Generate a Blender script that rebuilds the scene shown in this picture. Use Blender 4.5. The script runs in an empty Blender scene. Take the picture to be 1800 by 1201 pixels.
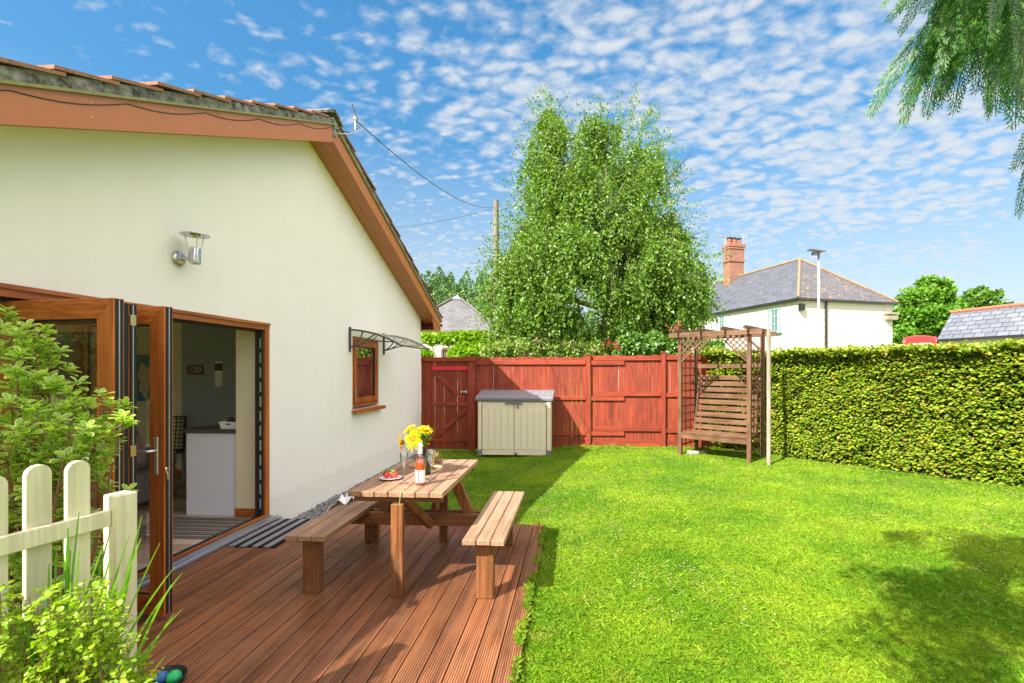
SKYS, SKYV, SUNE, EXPO = .15, .68, 4.9, 1.30
FILL_CLOUD = (7.6, 6.9, 6.7)  # colour of the fill cloud added out of view
CLOUD = (2.1, 2.25, 2.4)
COVER = [(0.0, .25), (.10, .42), (.26, .85), (.45, 1.), (.84, 1.), (.90, .35)]
import bpy, math, random
import numpy as np
from mathutils import Vector, Matrix, Euler
random.seed(7); rng = np.random.default_rng(7)
R = math.radians
scene = bpy.context.scene
COL = scene.collection

# ---------------------------------------------------------------- camera numbers (measured once from the photograph)
F, PX, HY, YAW, CZ = 850.0, 952.0, 650.0, math.atan(58/850), 1.6
ca, sa = math.cos(YAW), math.sin(YAW)
def ray(x, y):
    cx = (x-PX)/F; return (cx*ca-sa, cx*sa+ca, (HY-y)/F)
def gz(x, y, z=0.0):
    r = ray(x, y); t = (z-CZ)/r[2]; return Vector((r[0]*t, r[1]*t, z))
def atY(x, y, Y):
    r = ray(x, y); t = Y/r[1]; return Vector((r[0]*t, Y, CZ+r[2]*t))
def atX(x, y, X):
    r = ray(x, y); t = X/r[0]; return Vector((X, r[1]*t, CZ+r[2]*t))
def atD(x, y, D):
    r = ray(x, y); return Vector((r[0]*D, r[1]*D, CZ+r[2]*D))

# ---------------------------------------------------------------- objects
WM = {}
def put(o, parent=None):
    COL.objects.link(o)
    if parent is not None: o.parent = parent
    return o
def tag(o, label=None, cat=None, group=None, kind=None):
    if label: o['label'] = label
    if cat: o['category'] = cat
    if group: o['group'] = group
    if kind: o['kind'] = kind
    return o
def thing(name, label, cat, loc=(0, 0, 0), rz=0.0, group=None):
    o = bpy.data.objects.new(name, None); put(o)
    o.empty_display_size = .1
    o.location = loc; o.rotation_euler = (0, 0, rz)
    WM[o.name] = Matrix.Translation(Vector(loc)) @ Matrix.Rotation(rz, 4, 'Z')
    return tag(o, label, cat, group)
def inv_of(parent):
    if parent is None: return None
    return WM[parent.name].inverted()
def finish(me, name, mat, parent, loc):
    mats = mat if isinstance(mat, (list, tuple)) else [mat]
    for m in mats: me.materials.append(m)
    o = bpy.data.objects.new(name, me); put(o, parent)
    if parent is not None:
        me.transform(inv_of(parent)); WM[o.name] = WM[parent.name]
    else:
        if loc is None: loc = (0, 0, 0)
        me.transform(Matrix.Translation(-Vector(loc))); o.location = loc
        WM[o.name] = Matrix.Translation(Vector(loc))
    return o

class MB:
    def __init__(s): s.v = []; s.f = []; s.sm = []; s.mi = []; s.uv = []; s.cm = 0
    def add(s, vs, fs, smooth=False, uvs=None):
        n = len(s.v); s.v += [tuple(v) for v in vs]
        for i, f in enumerate(fs):
            s.f.append(tuple(n+k for k in f)); s.sm.append(smooth); s.mi.append(s.cm)
            s.uv.append(uvs[i] if uvs else None)
        return s
    def box(s, c, d, rot=None):
        c = Vector(c); hx, hy, hz = d[0]/2, d[1]/2, d[2]/2
        vs = [Vector((x, y, z)) for z in (-hz, hz) for y in (-hy, hy) for x in (-hx, hx)]
        if rot is not None: vs = [rot @ v for v in vs]
        return s.add([c+v for v in vs], [(0, 2, 3, 1), (4, 5, 7, 6), (0, 1, 5, 4), (2, 6, 7, 3), (0, 4, 6, 2), (1, 3, 7, 5)])
    def b2(s, x0, x1, y0, y1, z0, z1):
        return s.box(((x0+x1)/2, (y0+y1)/2, (z0+z1)/2), (abs(x1-x0), abs(y1-y0), abs(z1-z0)))
    def bar(s, a, b, w, h, up=(0, 0, 1)):      # w across, h along "up"
        a, b = Vector(a), Vector(b); d = (b-a); L = d.length; d.normalize()
        u = Vector(up); sd = d.cross(u)
        if sd.length < 1e-4: sd = d.cross(Vector((1, 0, 0)))
        sd.normalize(); u = sd.cross(d)
        m = Matrix((sd, d, u)).transposed()
        return s.box((a+b)/2, (w, L, h), m)
    def prism(s, poly, ext):
        ext = Vector(ext); n = len(poly); p = [Vector(q) for q in poly]
        vs = p+[q+ext for q in p]
        fs = [tuple(range(n))[::-1], tuple(range(n, 2*n))]+[(i, (i+1) % n, n+(i+1) % n, n+i) for i in range(n)]
        return s.add(vs, fs)
    def tube(s, pts, r, n=8, cap=True, smooth=True):
        pts = [Vector(p) for p in pts]; m = len(pts)
        rs = r if isinstance(r, (list, tuple)) else [r]*m
        vs = []; prev = None
        for i, p in enumerate(pts):
            t = (pts[min(i+1, m-1)]-pts[max(i-1, 0)]).normalized()
            if prev is None:
                a = Vector((0, 0, 1)) if abs(t.z) < .9 else Vector((1, 0, 0)); x = t.cross(a).normalized()
            else: x = (prev-t*prev.dot(t)).normalized()
            prev = x; y = t.cross(x)
            for k in range(n):
                an = 2*math.pi*k/n; vs.append(p+(x*math.cos(an)+y*math.sin(an))*rs[i])
        fs = [(i*n+k, i*n+(k+1) % n, (i+1)*n+(k+1) % n, (i+1)*n+k) for i in range(m-1) for k in range(n)]
        s.add(vs, fs, smooth)
        if cap:
            s.add(vs[:n], [tuple(range(n))[::-1]]); s.add(vs[-n:], [tuple(range(n))])
        return s
    def lathe(s, prof, c, n=24, axis=None, smooth=True):
        c = Vector(c); q = Vector((0, 0, 1)).rotation_difference(Vector(axis)) if axis is not None else None
        vs = []
        for (r, z) in prof:
            for k in range(n):
                a = 2*math.pi*k/n; v = Vector((r*math.cos(a), r*math.sin(a), z))
                vs.append(c+(q @ v if q else v))
        fs = [(i*n+k, i*n+(k+1) % n, (i+1)*n+(k+1) % n, (i+1)*n+k) for i in range(len(prof)-1) for k in range(n)]
        return s.add(vs, fs, smooth)
    def quad(s, a, b, c, d, uv=None):            # a->b along u, a->d along v, metres
        a, b, c, d = map(Vector, (a, b, c, d))
        ud = (b-a).normalized(); nn = ud.cross(d-a).normalized(); vd = nn.cross(ud)
        u = [((p-a).dot(ud), (p-a).dot(vd)) for p in (a, b, c, d)]
        return s.add([a, b, c, d], [(0, 1, 2, 3)], False, [u])
    def polyuv(s, pts, ud, o=None):
        pts = [Vector(p) for p in pts]; o = pts[0] if o is None else Vector(o)
        ud = Vector(ud).normalized(); nn = (pts[1]-pts[0]).cross(pts[2]-pts[0]).normalized(); vd = nn.cross(ud)
        return s.add(pts, [tuple(range(len(pts)))], False, [[((p-o).dot(ud), (p-o).dot(vd)) for p in pts]])
    def build(s, name, mat, parent=None, loc=None, bevel=0.0, label=None):
        me = bpy.data.meshes.new(name); me.from_pydata(s.v, [], s.f)
        me.polygons.foreach_set('use_smooth', s.sm); me.polygons.foreach_set('material_index', s.mi)
        if any(u is not None for u in s.uv):
            ul = me.uv_layers.new(name='UVMap'); k = 0
            for f, u in zip(s.f, s.uv):
                for j in range(len(f)):
                    ul.data[k].uv = u[j] if u else (s.v[f[j]][0], s.v[f[j]][2]); k += 1
        me.update()
        o = finish(me, name, mat, parent, loc)
        if bevel:
            b = o.modifiers.new('bevel', 'BEVEL'); b.width = bevel; b.segments = 1; b.limit_method = 'ANGLE'; b.angle_limit = R(40)
        if label: o['label'] = label
        return o

def npmesh(name, V, faces, mat, parent=None, loc=None, smooth=False, attr=None):
    """V (n,k,3) verts per island, faces: list of index tuples within an island (all the same length)."""
    n, k = V.shape[:2]; fl = len(faces[0]); nf = len(faces)
    idx = (np.arange(n)[:, None, None]*k+np.array(faces)[None]).reshape(-1).astype(np.int32)
    me = bpy.data.meshes.new(name)
    me.vertices.add(n*k); me.vertices.foreach_set('co', V.reshape(-1).astype(np.float32))
    me.loops.add(len(idx)); me.loops.foreach_set('vertex_index', idx)
    me.polygons.add(n*nf)
    me.polygons.foreach_set('loop_start', (np.arange(n*nf)*fl).astype(np.int32))
    if smooth: me.polygons.foreach_set('use_smooth', np.ones(n*nf, bool))
    me.update(calc_edges=True)
    if attr is not None:
        a = me.attributes.new('edge', 'FLOAT', 'POINT'); a.data.foreach_set('value', np.tile(np.array(attr, np.float32), n))
    return finish(me, name, mat, parent, loc)

def nrm(a): return a/np.maximum(np.linalg.norm(a, axis=-1, keepdims=True), 1e-9)
def rand_unit(n): return nrm(rng.normal(size=(n, 3)))
def leaf4(P, D, N, L, W, fold=.25):
    S = nrm(np.cross(D, N)); N2 = np.cross(S, D)
    L = L[:, None]; W = W[:, None]
    mid = P+D*L*.45
    return np.stack([P, mid+S*W*.5+N2*W*fold, P+D*L, mid-S*W*.5+N2*W*fold], 1)
F4 = [(0, 1, 2), (0, 2, 3)]
def leaf8(P, D, N, L, W, fold=.18, droop=.15):
    S = nrm(np.cross(D, N)); N2 = np.cross(S, D); L = L[:, None]; W = W[:, None]
    def c(t, w, side): return P+D*L*t+S*W*w*side+N2*(W*abs(w)*fold*2-L*droop*t*t)
    return np.stack([c(0, 0, 0), c(.3, .36, 1), c(.65, .5, 1), c(.9, .3, 1), c(1, 0, 0), c(.9, .3, -1), c(.65, .5, -1), c(.3, .36, -1), c(.35, 0, 0), c(.7, 0, 0)], 1)
F8 = [(0, 1, 2, 8), (8, 2, 3, 9), (9, 3, 4, 4), (0, 8, 6, 7), (8, 9, 5, 6)]
F8 = [(0, 1, 8), (1, 2, 8), (8, 2, 9), (2, 3, 9), (9, 3, 4), (0, 8, 7), (7, 8, 6), (6, 8, 9), (6, 9, 5), (5, 9, 4)]
E8 = [.5, 1, 1, 1, 1, 1, 1, 1, 0, 0]

def vnoise(x, y, z=None, seed=0):
    z = np.zeros_like(x) if z is None else z
    xi, yi, zi = np.floor(x).astype(int), np.floor(y).astype(int), np.floor(z).astype(int)
    fx, fy, fz = x-xi, y-yi, z-zi
    fx, fy, fz = fx*fx*(3-2*fx), fy*fy*(3-2*fy), fz*fz*(3-2*fz)
    def h(i, j, k):
        n = (i*374761393+j*668265263+k*2147483647+seed*974711) & 0x7fffffff
        n = ((n ^ (n >> 13))*1274126177) & 0x7fffffff
        return ((n ^ (n >> 16)) & 0xffff)/65535.0
    def l(a, b, t): return a+(b-a)*t
    return l(l(l(h(xi, yi, zi), h(xi+1, yi, zi), fx), l(h(xi, yi+1, zi), h(xi+1, yi+1, zi), fx), fy),
             l(l(h(xi, yi, zi+1), h(xi+1, yi, zi+1), fx), l(h(xi, yi+1, zi+1), h(xi+1, yi+1, zi+1), fx), fy), fz)
def ss(a, b, x):
    t = np.clip((x-a)/(b-a), 0, 1); return t*t*(3-2*t)

# ---------------------------------------------------------------- materials
class NT:
    def __init__(s, name):
        s.m = bpy.data.materials.new(name); s.m.use_nodes = True; s.t = s.m.node_tree; s.t.nodes.clear()
        s.out = s.t.nodes.new('ShaderNodeOutputMaterial'); s.tc = s.n('ShaderNodeTexCoord')
    def n(s, t, **kw):
        q = s.t.nodes.new(t)
        for k, v in kw.items():
            if k.startswith('i_'): q.inputs[k[2:].replace('_', ' ')].default_value = v
            else: setattr(q, k, v)
        return q
    def l(s, a, b): s.t.links.new(a, b)
    def math(s, op, a, b=None, c=None):
        q = s.n('ShaderNodeMath', operation=op)
        for i, x in enumerate((a, b, c)):
            if x is None: continue
            if isinstance(x, (int, float)): q.inputs[i].default_value = x
            else: s.l(x, q.inputs[i])
        return q.outputs[0]
    def coords(s, scale=(1, 1, 1), src='Object', rot=(0, 0, 0)):
        mp = s.n('ShaderNodeMapping'); mp.inputs['Scale'].default_value = scale; mp.inputs['Rotation'].default_value = rot
        s.l(s.tc.outputs[src], mp.inputs['Vector']); return mp.outputs[0]
    def noise(s, vec, scale=5, detail=4, rough=.6, dist=0):
        q = s.n('ShaderNodeTexNoise'); q.inputs['Scale'].default_value = scale; q.inputs['Detail'].default_value = detail
        q.inputs['Roughness'].default_value = rough; q.inputs['Distortion'].default_value = dist; s.l(vec, q.inputs['Vector']); return q.outputs[0]
    def ramp(s, fac, stops):
        q = s.n('ShaderNodeValToRGB'); e = q.color_ramp.elements
        while len(e) < len(stops): e.new(.5)
        for i, (p, c) in enumerate(stops):
            e[i].position = p; e[i].color = (c[0], c[1], c[2], 1) if not isinstance(c, (int, float)) else (c, c, c, 1)
        s.l(fac, q.inputs[0]); return q.outputs[0]
    def mix(s, fac, a, b, mode='MIX'):
        q = s.n('ShaderNodeMix', data_type='RGBA', blend_type=mode)
        for sock, x in ((q.inputs[0], fac), (q.inputs[6], a), (q.inputs[7], b)):
            if isinstance(x, (int, float)): sock.default_value = x
            elif isinstance(x, (tuple, list)): sock.default_value = (*x[:3], 1)
            else: s.l(x, sock)
        return q.outputs[2]
    def rand(s):
        return s.n('ShaderNodeNewGeometry').outputs['Random Per Island']
    def vary(s, col, amt=.15, fac=None):
        q = s.n('ShaderNodeHueSaturation'); s.l(col, q.inputs['Color'])
        s.l(s.math('MULTIPLY_ADD', fac if fac is not None else s.rand(), 2*amt, 1-amt), q.inputs['Value']); return q.outputs[0]
    def bsdf(s, col, rough=.6, bump=None, bstr=.3, bdist=.01, metal=0, spec=.5, **kw):
        p = s.n('ShaderNodeBsdfPrincipled'); p.inputs['Metallic'].default_value = metal
        p.inputs['Specular IOR Level'].default_value = spec
        if isinstance(col, (tuple, list)): p.inputs['Base Color'].default_value = (*col[:3], 1)
        else: s.l(col, p.inputs['Base Color'])
        if isinstance(rough, (int, float)): p.inputs['Roughness'].default_value = rough
        else: s.l(rough, p.inputs['Roughness'])
        if bump is not None:
            b = s.n('ShaderNodeBump'); b.inputs['Strength'].default_value = bstr; b.inputs['Distance'].default_value = bdist
            s.l(bump, b.inputs['Height']); s.l(b.outputs[0], p.inputs['Normal'])
        for k, v in kw.items(): p.inputs[k.replace('_', ' ')].default_value = v
        s.l(p.outputs[0], s.out.inputs[0]); s.p = p; return s.m

def m_plain(name, col, rough=.5, metal=0, var=.08, bump=.1, scale=30, spec=.5):
    t = NT(name); v = t.coords(); nz = t.noise(v, scale, 4)
    c = t.mix(nz, tuple(x*(1-var) for x in col), tuple(min(1, x*(1+var)) for x in col))
    return t.bsdf(c, rough, nz, bump, .004, metal, spec)
def m_wood(name, c1, c2, axis=1, rough=.6, grain=1.0, bump=.35, knots=False, isl=.18, weather=None, spec=.4):
    t = NT(name); sc = [58*grain]*3; sc[axis] = 2.2*grain
    off = t.n('ShaderNodeVectorMath', operation='ADD'); rv = t.n('ShaderNodeCombineXYZ'); r = t.rand()
    for i in range(3): t.l(t.math('MULTIPLY', r, 37.0+11*i), rv.inputs[i])
    t.l(t.tc.outputs['Object'], off.inputs[0]); t.l(rv.outputs[0], off.inputs[1])
    mp = t.n('ShaderNodeMapping'); mp.inputs['Scale'].default_value = sc; t.l(off.outputs[0], mp.inputs['Vector'])
    g = t.noise(mp.outputs[0], 1.0, 6, .65, .6)
    sc2 = [5.]*3; sc2[axis] = .8; mp2 = t.n('ShaderNodeMapping'); mp2.inputs['Scale'].default_value = sc2; t.l(off.outputs[0], mp2.inputs['Vector'])
    b = t.noise(mp2.outputs[0], 1.0, 3, .6, .3)
    c = t.mix(t.ramp(g, [(.38, 0.), (.62, 1.)]), tuple(x*.82 for x in c1), c2)
    c = t.mix(t.ramp(b, [(.42, .0), (.68, .6)]), c, tuple(x*.5 for x in c1))
    if knots:
        vo = t.n('ShaderNodeTexVoronoi'); sc3 = [7.]*3; sc3[axis] = 2.6; mp3 = t.n('ShaderNodeMapping'); mp3.inputs['Scale'].default_value = sc3
        t.l(off.outputs[0], mp3.inputs['Vector']); t.l(mp3.outputs[0], vo.inputs['Vector']); vo.inputs['Scale'].default_value = 1
        c = t.mix(t.ramp(vo.outputs['Distance'], [(.05, .6), (.11, 0.)]), c, tuple(x*.35 for x in c1))
    if weather:
        w = t.noise(off.outputs[0], 3.0, 5, .7); c = t.mix(t.ramp(w, [(.42, 0.), (.7, .55)]), c, weather)
    c = t.vary(c, isl, r)
    return t.bsdf(c, rough, g, bump, .004, 0, spec)
def m_leaf(name, cols, trans=.35, rough=.45, spec=.4, edge=None, patch=None, tmul=1.0):
    t = NT(name); r = t.rand(); n = len(cols)
    c = t.ramp(r, [(i/(n-1) if n > 1 else 0, cols[i]) for i in range(n)])
    if patch:
        nz = t.noise(t.coords(), patch[0], 3); c = t.mix(t.ramp(nz, [(.4, 0.), (.62, patch[2] if len(patch) > 2 else .8)]), c, patch[1])
    if edge:
        a = t.n('ShaderNodeAttribute', attribute_name='edge'); nz = t.noise(t.coords(), 60, 2)
        e = t.math('ADD', a.outputs['Fac'], t.math('MULTIPLY_ADD', nz, .5, -.25))
        c = t.mix(t.ramp(e, [(.62, 0.), (.8, 1.)]), c, edge)
    m = t.bsdf(c, rough, spec=spec)
    tr = t.n('ShaderNodeBsdfTranslucent'); h = t.n('ShaderNodeHueSaturation'); h.inputs['Saturation'].default_value = 1.1; h.inputs['Value'].default_value = 1.35*tmul
    t.l(c, h.inputs['Color']); t.l(h.outputs[0], tr.inputs[0])
    mx = t.n('ShaderNodeMixShader'); mx.inputs[0].default_value = trans; t.l(t.p.outputs[0], mx.inputs[1]); t.l(tr.outputs[0], mx.inputs[2])
    t.l(mx.outputs[0], t.out.inputs[0]); return m
def m_glass(name, tint=(1, 1, 1), refl=1.0, ior=1.5):
    t = NT(name); g = t.n('ShaderNodeBsdfGlossy'); g.inputs['Roughness'].default_value = 0.0
    tr = t.n('ShaderNodeBsdfTransparent'); tr.inputs[0].default_value = (*tint, 1)
    fr = t.n('ShaderNodeLayerWeight'); fr.inputs[0].default_value = .5
    mx = t.n('ShaderNodeMixShader'); t.l(t.math('MINIMUM', t.math('MULTIPLY', t.math('MULTIPLY_ADD', t.math('POWER', fr.outputs['Facing'], 3.5), .9, .06), refl), 1.0), mx.inputs[0]); t.l(tr.outputs[0], mx.inputs[1]); t.l(g.outputs[0], mx.inputs[2])
    t.l(mx.outputs[0], t.out.inputs[0]); return t.m
def m_brick(name, c1, c2, mortar, w, h, gap=.01, rough=.8, stain=None, bump=.5, offset=.5, lich=None, src='UV', lichsc=3.5):
    t = NT(name); b = t.n('ShaderNodeTexBrick'); t.l(t.tc.outputs[src], b.inputs['Vector'])
    b.inputs['Color1'].default_value = (*c1, 1); b.inputs['Color2'].default_value = (*c2, 1); b.inputs['Mortar'].default_value = (*mortar, 1)
    b.inputs['Scale'].default_value = 1; b.inputs['Brick Width'].default_value = w; b.inputs['Row Height'].default_value = h
    b.inputs['Mortar Size'].default_value = gap; b.inputs['Mortar Smooth'].default_value = .3; b.offset = offset
    nz = t.noise(t.coords(), 6, 5, .65); c = t.mix(t.ramp(nz, [(.3, .75), (.7, 1.)]), (0, 0, 0), b.outputs['Color'])
    c = t.mix(t.ramp(nz, [(.3, .0), (.7, .25)]), b.outputs['Color'], tuple(x*.5 for x in c1))
    if stain: c = t.mix(t.ramp(t.noise(t.coords(), 1.6, 5, .6), [(.5, 0.), (.72, .7)]), c, stain)
    if lich: c = t.mix(t.ramp(t.noise(t.coords(), lichsc, 6, .7), [(lich[1], 0.), (lich[1]+.06, .9)]), c, lich[0])
    inv = t.math('SUBTRACT', 1.0, b.outputs['Fac'])
    return t.bsdf(c, rough, inv, bump, .01)

def m_render(name, col, stain, bscale=150, bstr=.4):
    t = NT(name); v = t.coords(); a = t.noise(v, 1.1, 5, .6); s = t.noise(t.coords((6, 6, .7)), 1.0, 5, .6)
    c = t.mix(t.ramp(a, [(.35, 0.), (.8, .35)]), col, stain); c = t.mix(t.ramp(s, [(.52, 0.), (.8, .3)]), c, stain)
    sp = t.noise(v, 9, 3, .5); c = t.mix(t.ramp(sp, [(.74, 0.), (.78, .5)]), c, tuple(x*.7 for x in stain))
    z_ = t.n('ShaderNodeSeparateXYZ'); t.l(t.tc.outputs['Object'], z_.inputs[0]); hi_ = t.math('ADD', z_.outputs[2], t.math('MULTIPLY', t.noise(v, 5, 5, .7), -.3))
    c = t.mix(t.ramp(hi_, [(0, .18), (.10, 0.)]), c, (.50, .50, .38)); fz = t.noise(v, bscale, 3); fy = t.noise(v, 14, 4, .6)
    return t.bsdf(c, .85, t.math('ADD', fz, t.math('MULTIPLY', fy, 2.0)), bstr, .004, spec=.2)

M = {}
M['render'] = m_render('cream_render', (.88, .85, .80), (.80, .76, .66))
M['inner'] = m_plain('cream_paint', (.74, .68, .50), .8, var=.03, scale=4)
M['inner2'] = m_plain('blue_grey_paint', (.30, .35, .38), .8, var=.03, scale=4)
M['oak'] = m_wood('golden_oak_foil', (.36, .095, .018), (.52, .165, .035), 2, .35, 1.0, .08, isl=.10, spec=.5)
M['oakx'] = m_wood('golden_oak_foil_level', (.36, .095, .018), (.52, .165, .035), 0, .35, 1.0, .08, isl=.10)
M['oaky'] = m_wood('golden_oak_foil_long', (.38, .10, .02), (.52, .165, .035), 1, .35, 1.0, .08, isl=.10)
M['barge'] = m_plain('brown_bargeboard_foil', (.50, .175, .065), .4, var=.10, bump=.1, scale=9)
M['soffit'] = m_plain('brown_soffit_board', (.48, .175, .068), .5, var=.16, bump=.1, scale=7)
M['black'] = m_plain('black_gasket', (.010, .011, .012), .6)
M['gutter'] = m_plain('black_plastic', (.02, .02, .022), .35)
M['steel'] = m_plain('brushed_steel', (.55, .55, .55), .28, 1, var=.1, scale=80)
M['silver'] = m_plain('satin_silver', (.62, .63, .66), .3, .8)
M['alu'] = m_plain('aluminium_sill', (.55, .57, .62), .32, .9)
M['brass'] = m_plain('brass_plate', (.7, .6, .3), .35, .9)
M['glass'] = m_glass('window_glass', (.97, .98, .975), 1.3)
M['glass_r'] = m_glass('window_glass_dark', (.8, .83, .82), 3.2)
M['tumbler'] = m_glass('clear_glass', (.96, .97, .97), 3.2)
M['tile'] = m_plain('concrete_tile', (.30, .155, .10), .9, var=.5, bump=.9, scale=35, spec=.2)
t = NT('mossy_mortar'); v = t.coords(); a = t.noise(v, 14, 6, .7)
M['mortar'] = t.bsdf(t.mix(t.ramp(a, [(.35, 0.), (.65, 1.)]), (.05, .045, .04), (.33, .32, .29)), .95, a, 1.0, .02, spec=.1)
M['verge'] = m_plain('green_algae_strip', (.26, .25, .10), .9, var=.4, scale=12)
M['deck'] = m_wood('oiled_decking', (.165, .060, .024), (.34, .130, .050), 1, .45, .5, .3, isl=.22, weather=(.26, .125, .065), spec=.5)
M['tabletop'] = m_wood('weathered_tabletop', (.235, .132, .074), (.36, .218, .128), 1, .6, 1.0, .35, isl=.10, weather=(.36, .22, .15))
M['tleg'] = m_wood('stained_timber_leg', (.11, .038, .012), (.26, .095, .028), 2, .5, 1.0, .3, knots=True, isl=.10, weather=(.20, .10, .05))
M['trail'] = m_wood('stained_timber_rail', (.11, .038, .013), (.25, .09, .028), 0, .5, 1.0, .3, knots=True, isl=.10, weather=(.20, .10, .05))
M['fence'] = m_wood('red_stained_board', (.19, .026, .010), (.33, .052, .017), 2, .7, .8, .5, knots=True, isl=.12, weather=(.26, .05, .03))
M['fencex'] = m_wood('red_stained_rail', (.22, .030, .011), (.34, .054, .018), 0, .7, .8, .5, knots=True, isl=.10)
M['redrail'] = m_plain('bright_red_paint', (.62, .02, .03), .5)
M['arbor'] = m_wood('brown_arbour_upright', (.095, .042, .017), (.175, .082, .034), 2, .6, 1.0, .4, isl=.10, weather=(.19, .11, .065))
M['arborx'] = m_wood('brown_arbour_board', (.10, .046, .018), (.19, .090, .038), 0, .6, 1.0, .4, isl=.14, weather=(.21, .125, .075))
M['grey_wood'] = m_wood('bare_weathered_wood', (.27, .23, .16), (.42, .37, .27), 2, .8, 1.0, .5)
M['picket'] = m_wood('cream_gloss_wood', (.80, .74, .50), (.83, .77, .54), 2, .45, 1.0, .15, isl=.03)
M['boxbeige'] = m_plain('beige_plastic', (.70, .635, .46), .5, var=.04, bump=.25, scale=45)
M['boxgrey'] = m_plain('grey_plastic_lid', (.16, .16, .18), .5, var=.2, scale=20)
M['white'] = m_plain('white_laminate', (.72, .75, .85), .35, var=.02)
M['worktop'] = m_plain('speckled_worktop', (.06, .055, .055), .35, var=.6, scale=260)
M['porcelain'] = m_plain('white_porcelain', (.85, .85, .86), .15, var=.02)
M['cloth'] = m_plain('white_cotton', (.78, .78, .80), .9, var=.05, scale=50)
M['floral'] = m_plain('floral_fabric', (.50, .36, .38), .9, var=.4, scale=22)
M['stone'] = m_plain('grey_slate_chip', (.20, .20, .205), .8, var=.7, scale=9)
M['wirem'] = m_plain('black_cable', (.02, .02, .02), .5)
M['pole'] = m_wood('weathered_pole_wood', (.16, .135, .10), (.27, .235, .17), 2, .9, 1.0, .5)
M['bark'] = m_plain('grey_brown_bark', (.17, .13, .09), .95, var=.5, bump=1, scale=18)
M['bark2'] = m_plain('brown_stem', (.20, .10, .06), .8, var=.4, bump=.6, scale=30)
t = NT('birch_bark'); v = t.coords((1, 1, 4)); a = t.noise(v, 4, 5, .7)
M['birchbark'] = t.bsdf(t.mix(t.ramp(a, [(.42, 0.), (.55, 1.)]), (.07, .055, .04), (.42, .38, .32)), .8, a, .6, .02)
M['leaf_birch'] = m_leaf('birch_leaf', [(.060, .135, .014), (.115, .23, .022), (.21, .33, .038), (.08, .17, .018)], .36, .38, .5)
M['leaf_hedge'] = m_leaf('hedge_leaf', [(.10, .18, .012), (.20, .31, .018), (.32, .42, .024), (.15, .26, .018), (.36, .42, .03), (.30, .20, .05)], .28, .42, .45)
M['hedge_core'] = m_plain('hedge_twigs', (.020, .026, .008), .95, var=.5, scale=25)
M['leaf_var'] = m_leaf('variegated_leaf', [(.16, .36, .03), (.30, .52, .045), (.22, .44, .035), (.48, .62, .07)], .45, .28, .6, edge=(.66, .74, .24))
M['leaf_low'] = m_leaf('small_lime_leaf', [(.17, .31, .015), (.27, .43, .02), (.35, .49, .03), (.21, .36, .02)], .4, .4, .4)
M['blade'] = m_leaf('grass_blade_leaf', [(.10, .26, .03), (.18, .38, .05), (.14, .30, .03)], .4, .35, .5)
M['leaf_vine'] = m_leaf('vine_leaf', [(.16, .32, .015), (.27, .44, .02), (.20, .36, .015)], .35)
M['leaf_dark'] = m_leaf('dark_shrub_leaf', [(.05, .13, .02), (.10, .22, .03), (.16, .28, .04)], .25, .3, .6)
M['leaf_red'] = m_leaf('red_shoot_leaf', [(.30, .02, .04), (.45, .04, .06)], .3)
M['leaf_tree'] = m_leaf('broad_tree_leaf', [(.07, .19, .012), (.12, .28, .02), (.17, .33, .03)], .3)
M['leaf_far'] = m_leaf('distant_tree_leaf', [(.06, .14, .03), (.10, .20, .045), (.13, .23, .05)], .2)
M['leaf_conifer'] = m_leaf('conifer_spray', [(.03, .115, .022), (.055, .18, .025), (.14, .33, .03)], .35, .4, .4)
M['soil'] = m_plain('bare_soil', (.16, .09, .05), .95, var=.5, scale=12)
M['petal'] = m_leaf('yellow_petal', [(.80, .42, .005), (.85, .55, .01), (.80, .48, .005)], .3, .6, .2)
M['disc'] = m_plain('sunflower_disc', (.55, .20, .01), .9, var=.7, scale=250)
M['paper'] = m_plain('kraft_paper', (.62, .44, .24), .8, var=.1)
M['redbox'] = m_plain('red_gloss_paint', (.62, .02, .02), .35)
M['whitepaint'] = m_plain('white_paint', (.8, .8, .76), .5)
M['lamp_dark'] = m_plain('dark_grey_metal', (.06, .06, .07), .4)
# ================================================================ ground, lawn
def gh(x, y):
    x = np.asarray(x, float); y = np.asarray(y, float)
    far = ss(-1.5, .3, x); near = ss(-.5, -.28, x); w = ss(5.0, 5.8, y)
    h = -.17+.125*(far*w+near*(1-w))
    h = h+.012*(vnoise(x*1.3, y*1.3, seed=3)-.5)*ss(-.1, .4, x)
    return h
def axis_pts(near0, near1, step, far):
    a = list(np.arange(near0, near1, step)); s = step; p = near1
    while p < far: a.append(p); s *= 1.35; p += s
    a.append(far); s = step; p = near0-step; lo = []
    while p > -far: lo.append(p); s *= 1.35; p -= s
    lo.append(-far); return np.array(lo[::-1]+a)
gxs, gys = axis_pts(-4, 9, .11, 900), axis_pts(1, 12, .11, 900)
XX, YY = np.meshgrid(gxs, gys); ZZ = gh(XX, YY)
me = bpy.data.meshes.new('ground'); nx = len(gxs)
me.from_pydata(np.stack([XX, YY, ZZ], -1).reshape(-1, 3).tolist(), [], [(j*nx+i, j*nx+i+1, (j+1)*nx+i+1, (j+1)*nx+i) for j in range(len(gys)-1) for i in range(nx-1)])
me.polygons.foreach_set('use_smooth', [True]*len(me.polygons))
def grass_colour(t, r=None):
    v = t.coords(); a = t.noise(v, .9, 4, .6); b = t.noise(v, 4.5, 4, .7)
    c = t.mix(t.ramp(a, [(.38, 0.), (.66, 1.)]), (.135, .285, .012), (.275, .42, .020))
    c = t.mix(t.ramp(b, [(.52, 0.), (.75, .5)]), c, (.47, .47, .045))
    d = t.noise(v, 2.3, 5, .75, .5); c = t.mix(t.ramp(d, [(.57, 0.), (.72, .5)]), c, (.30, .26, .09))
    return c
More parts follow.
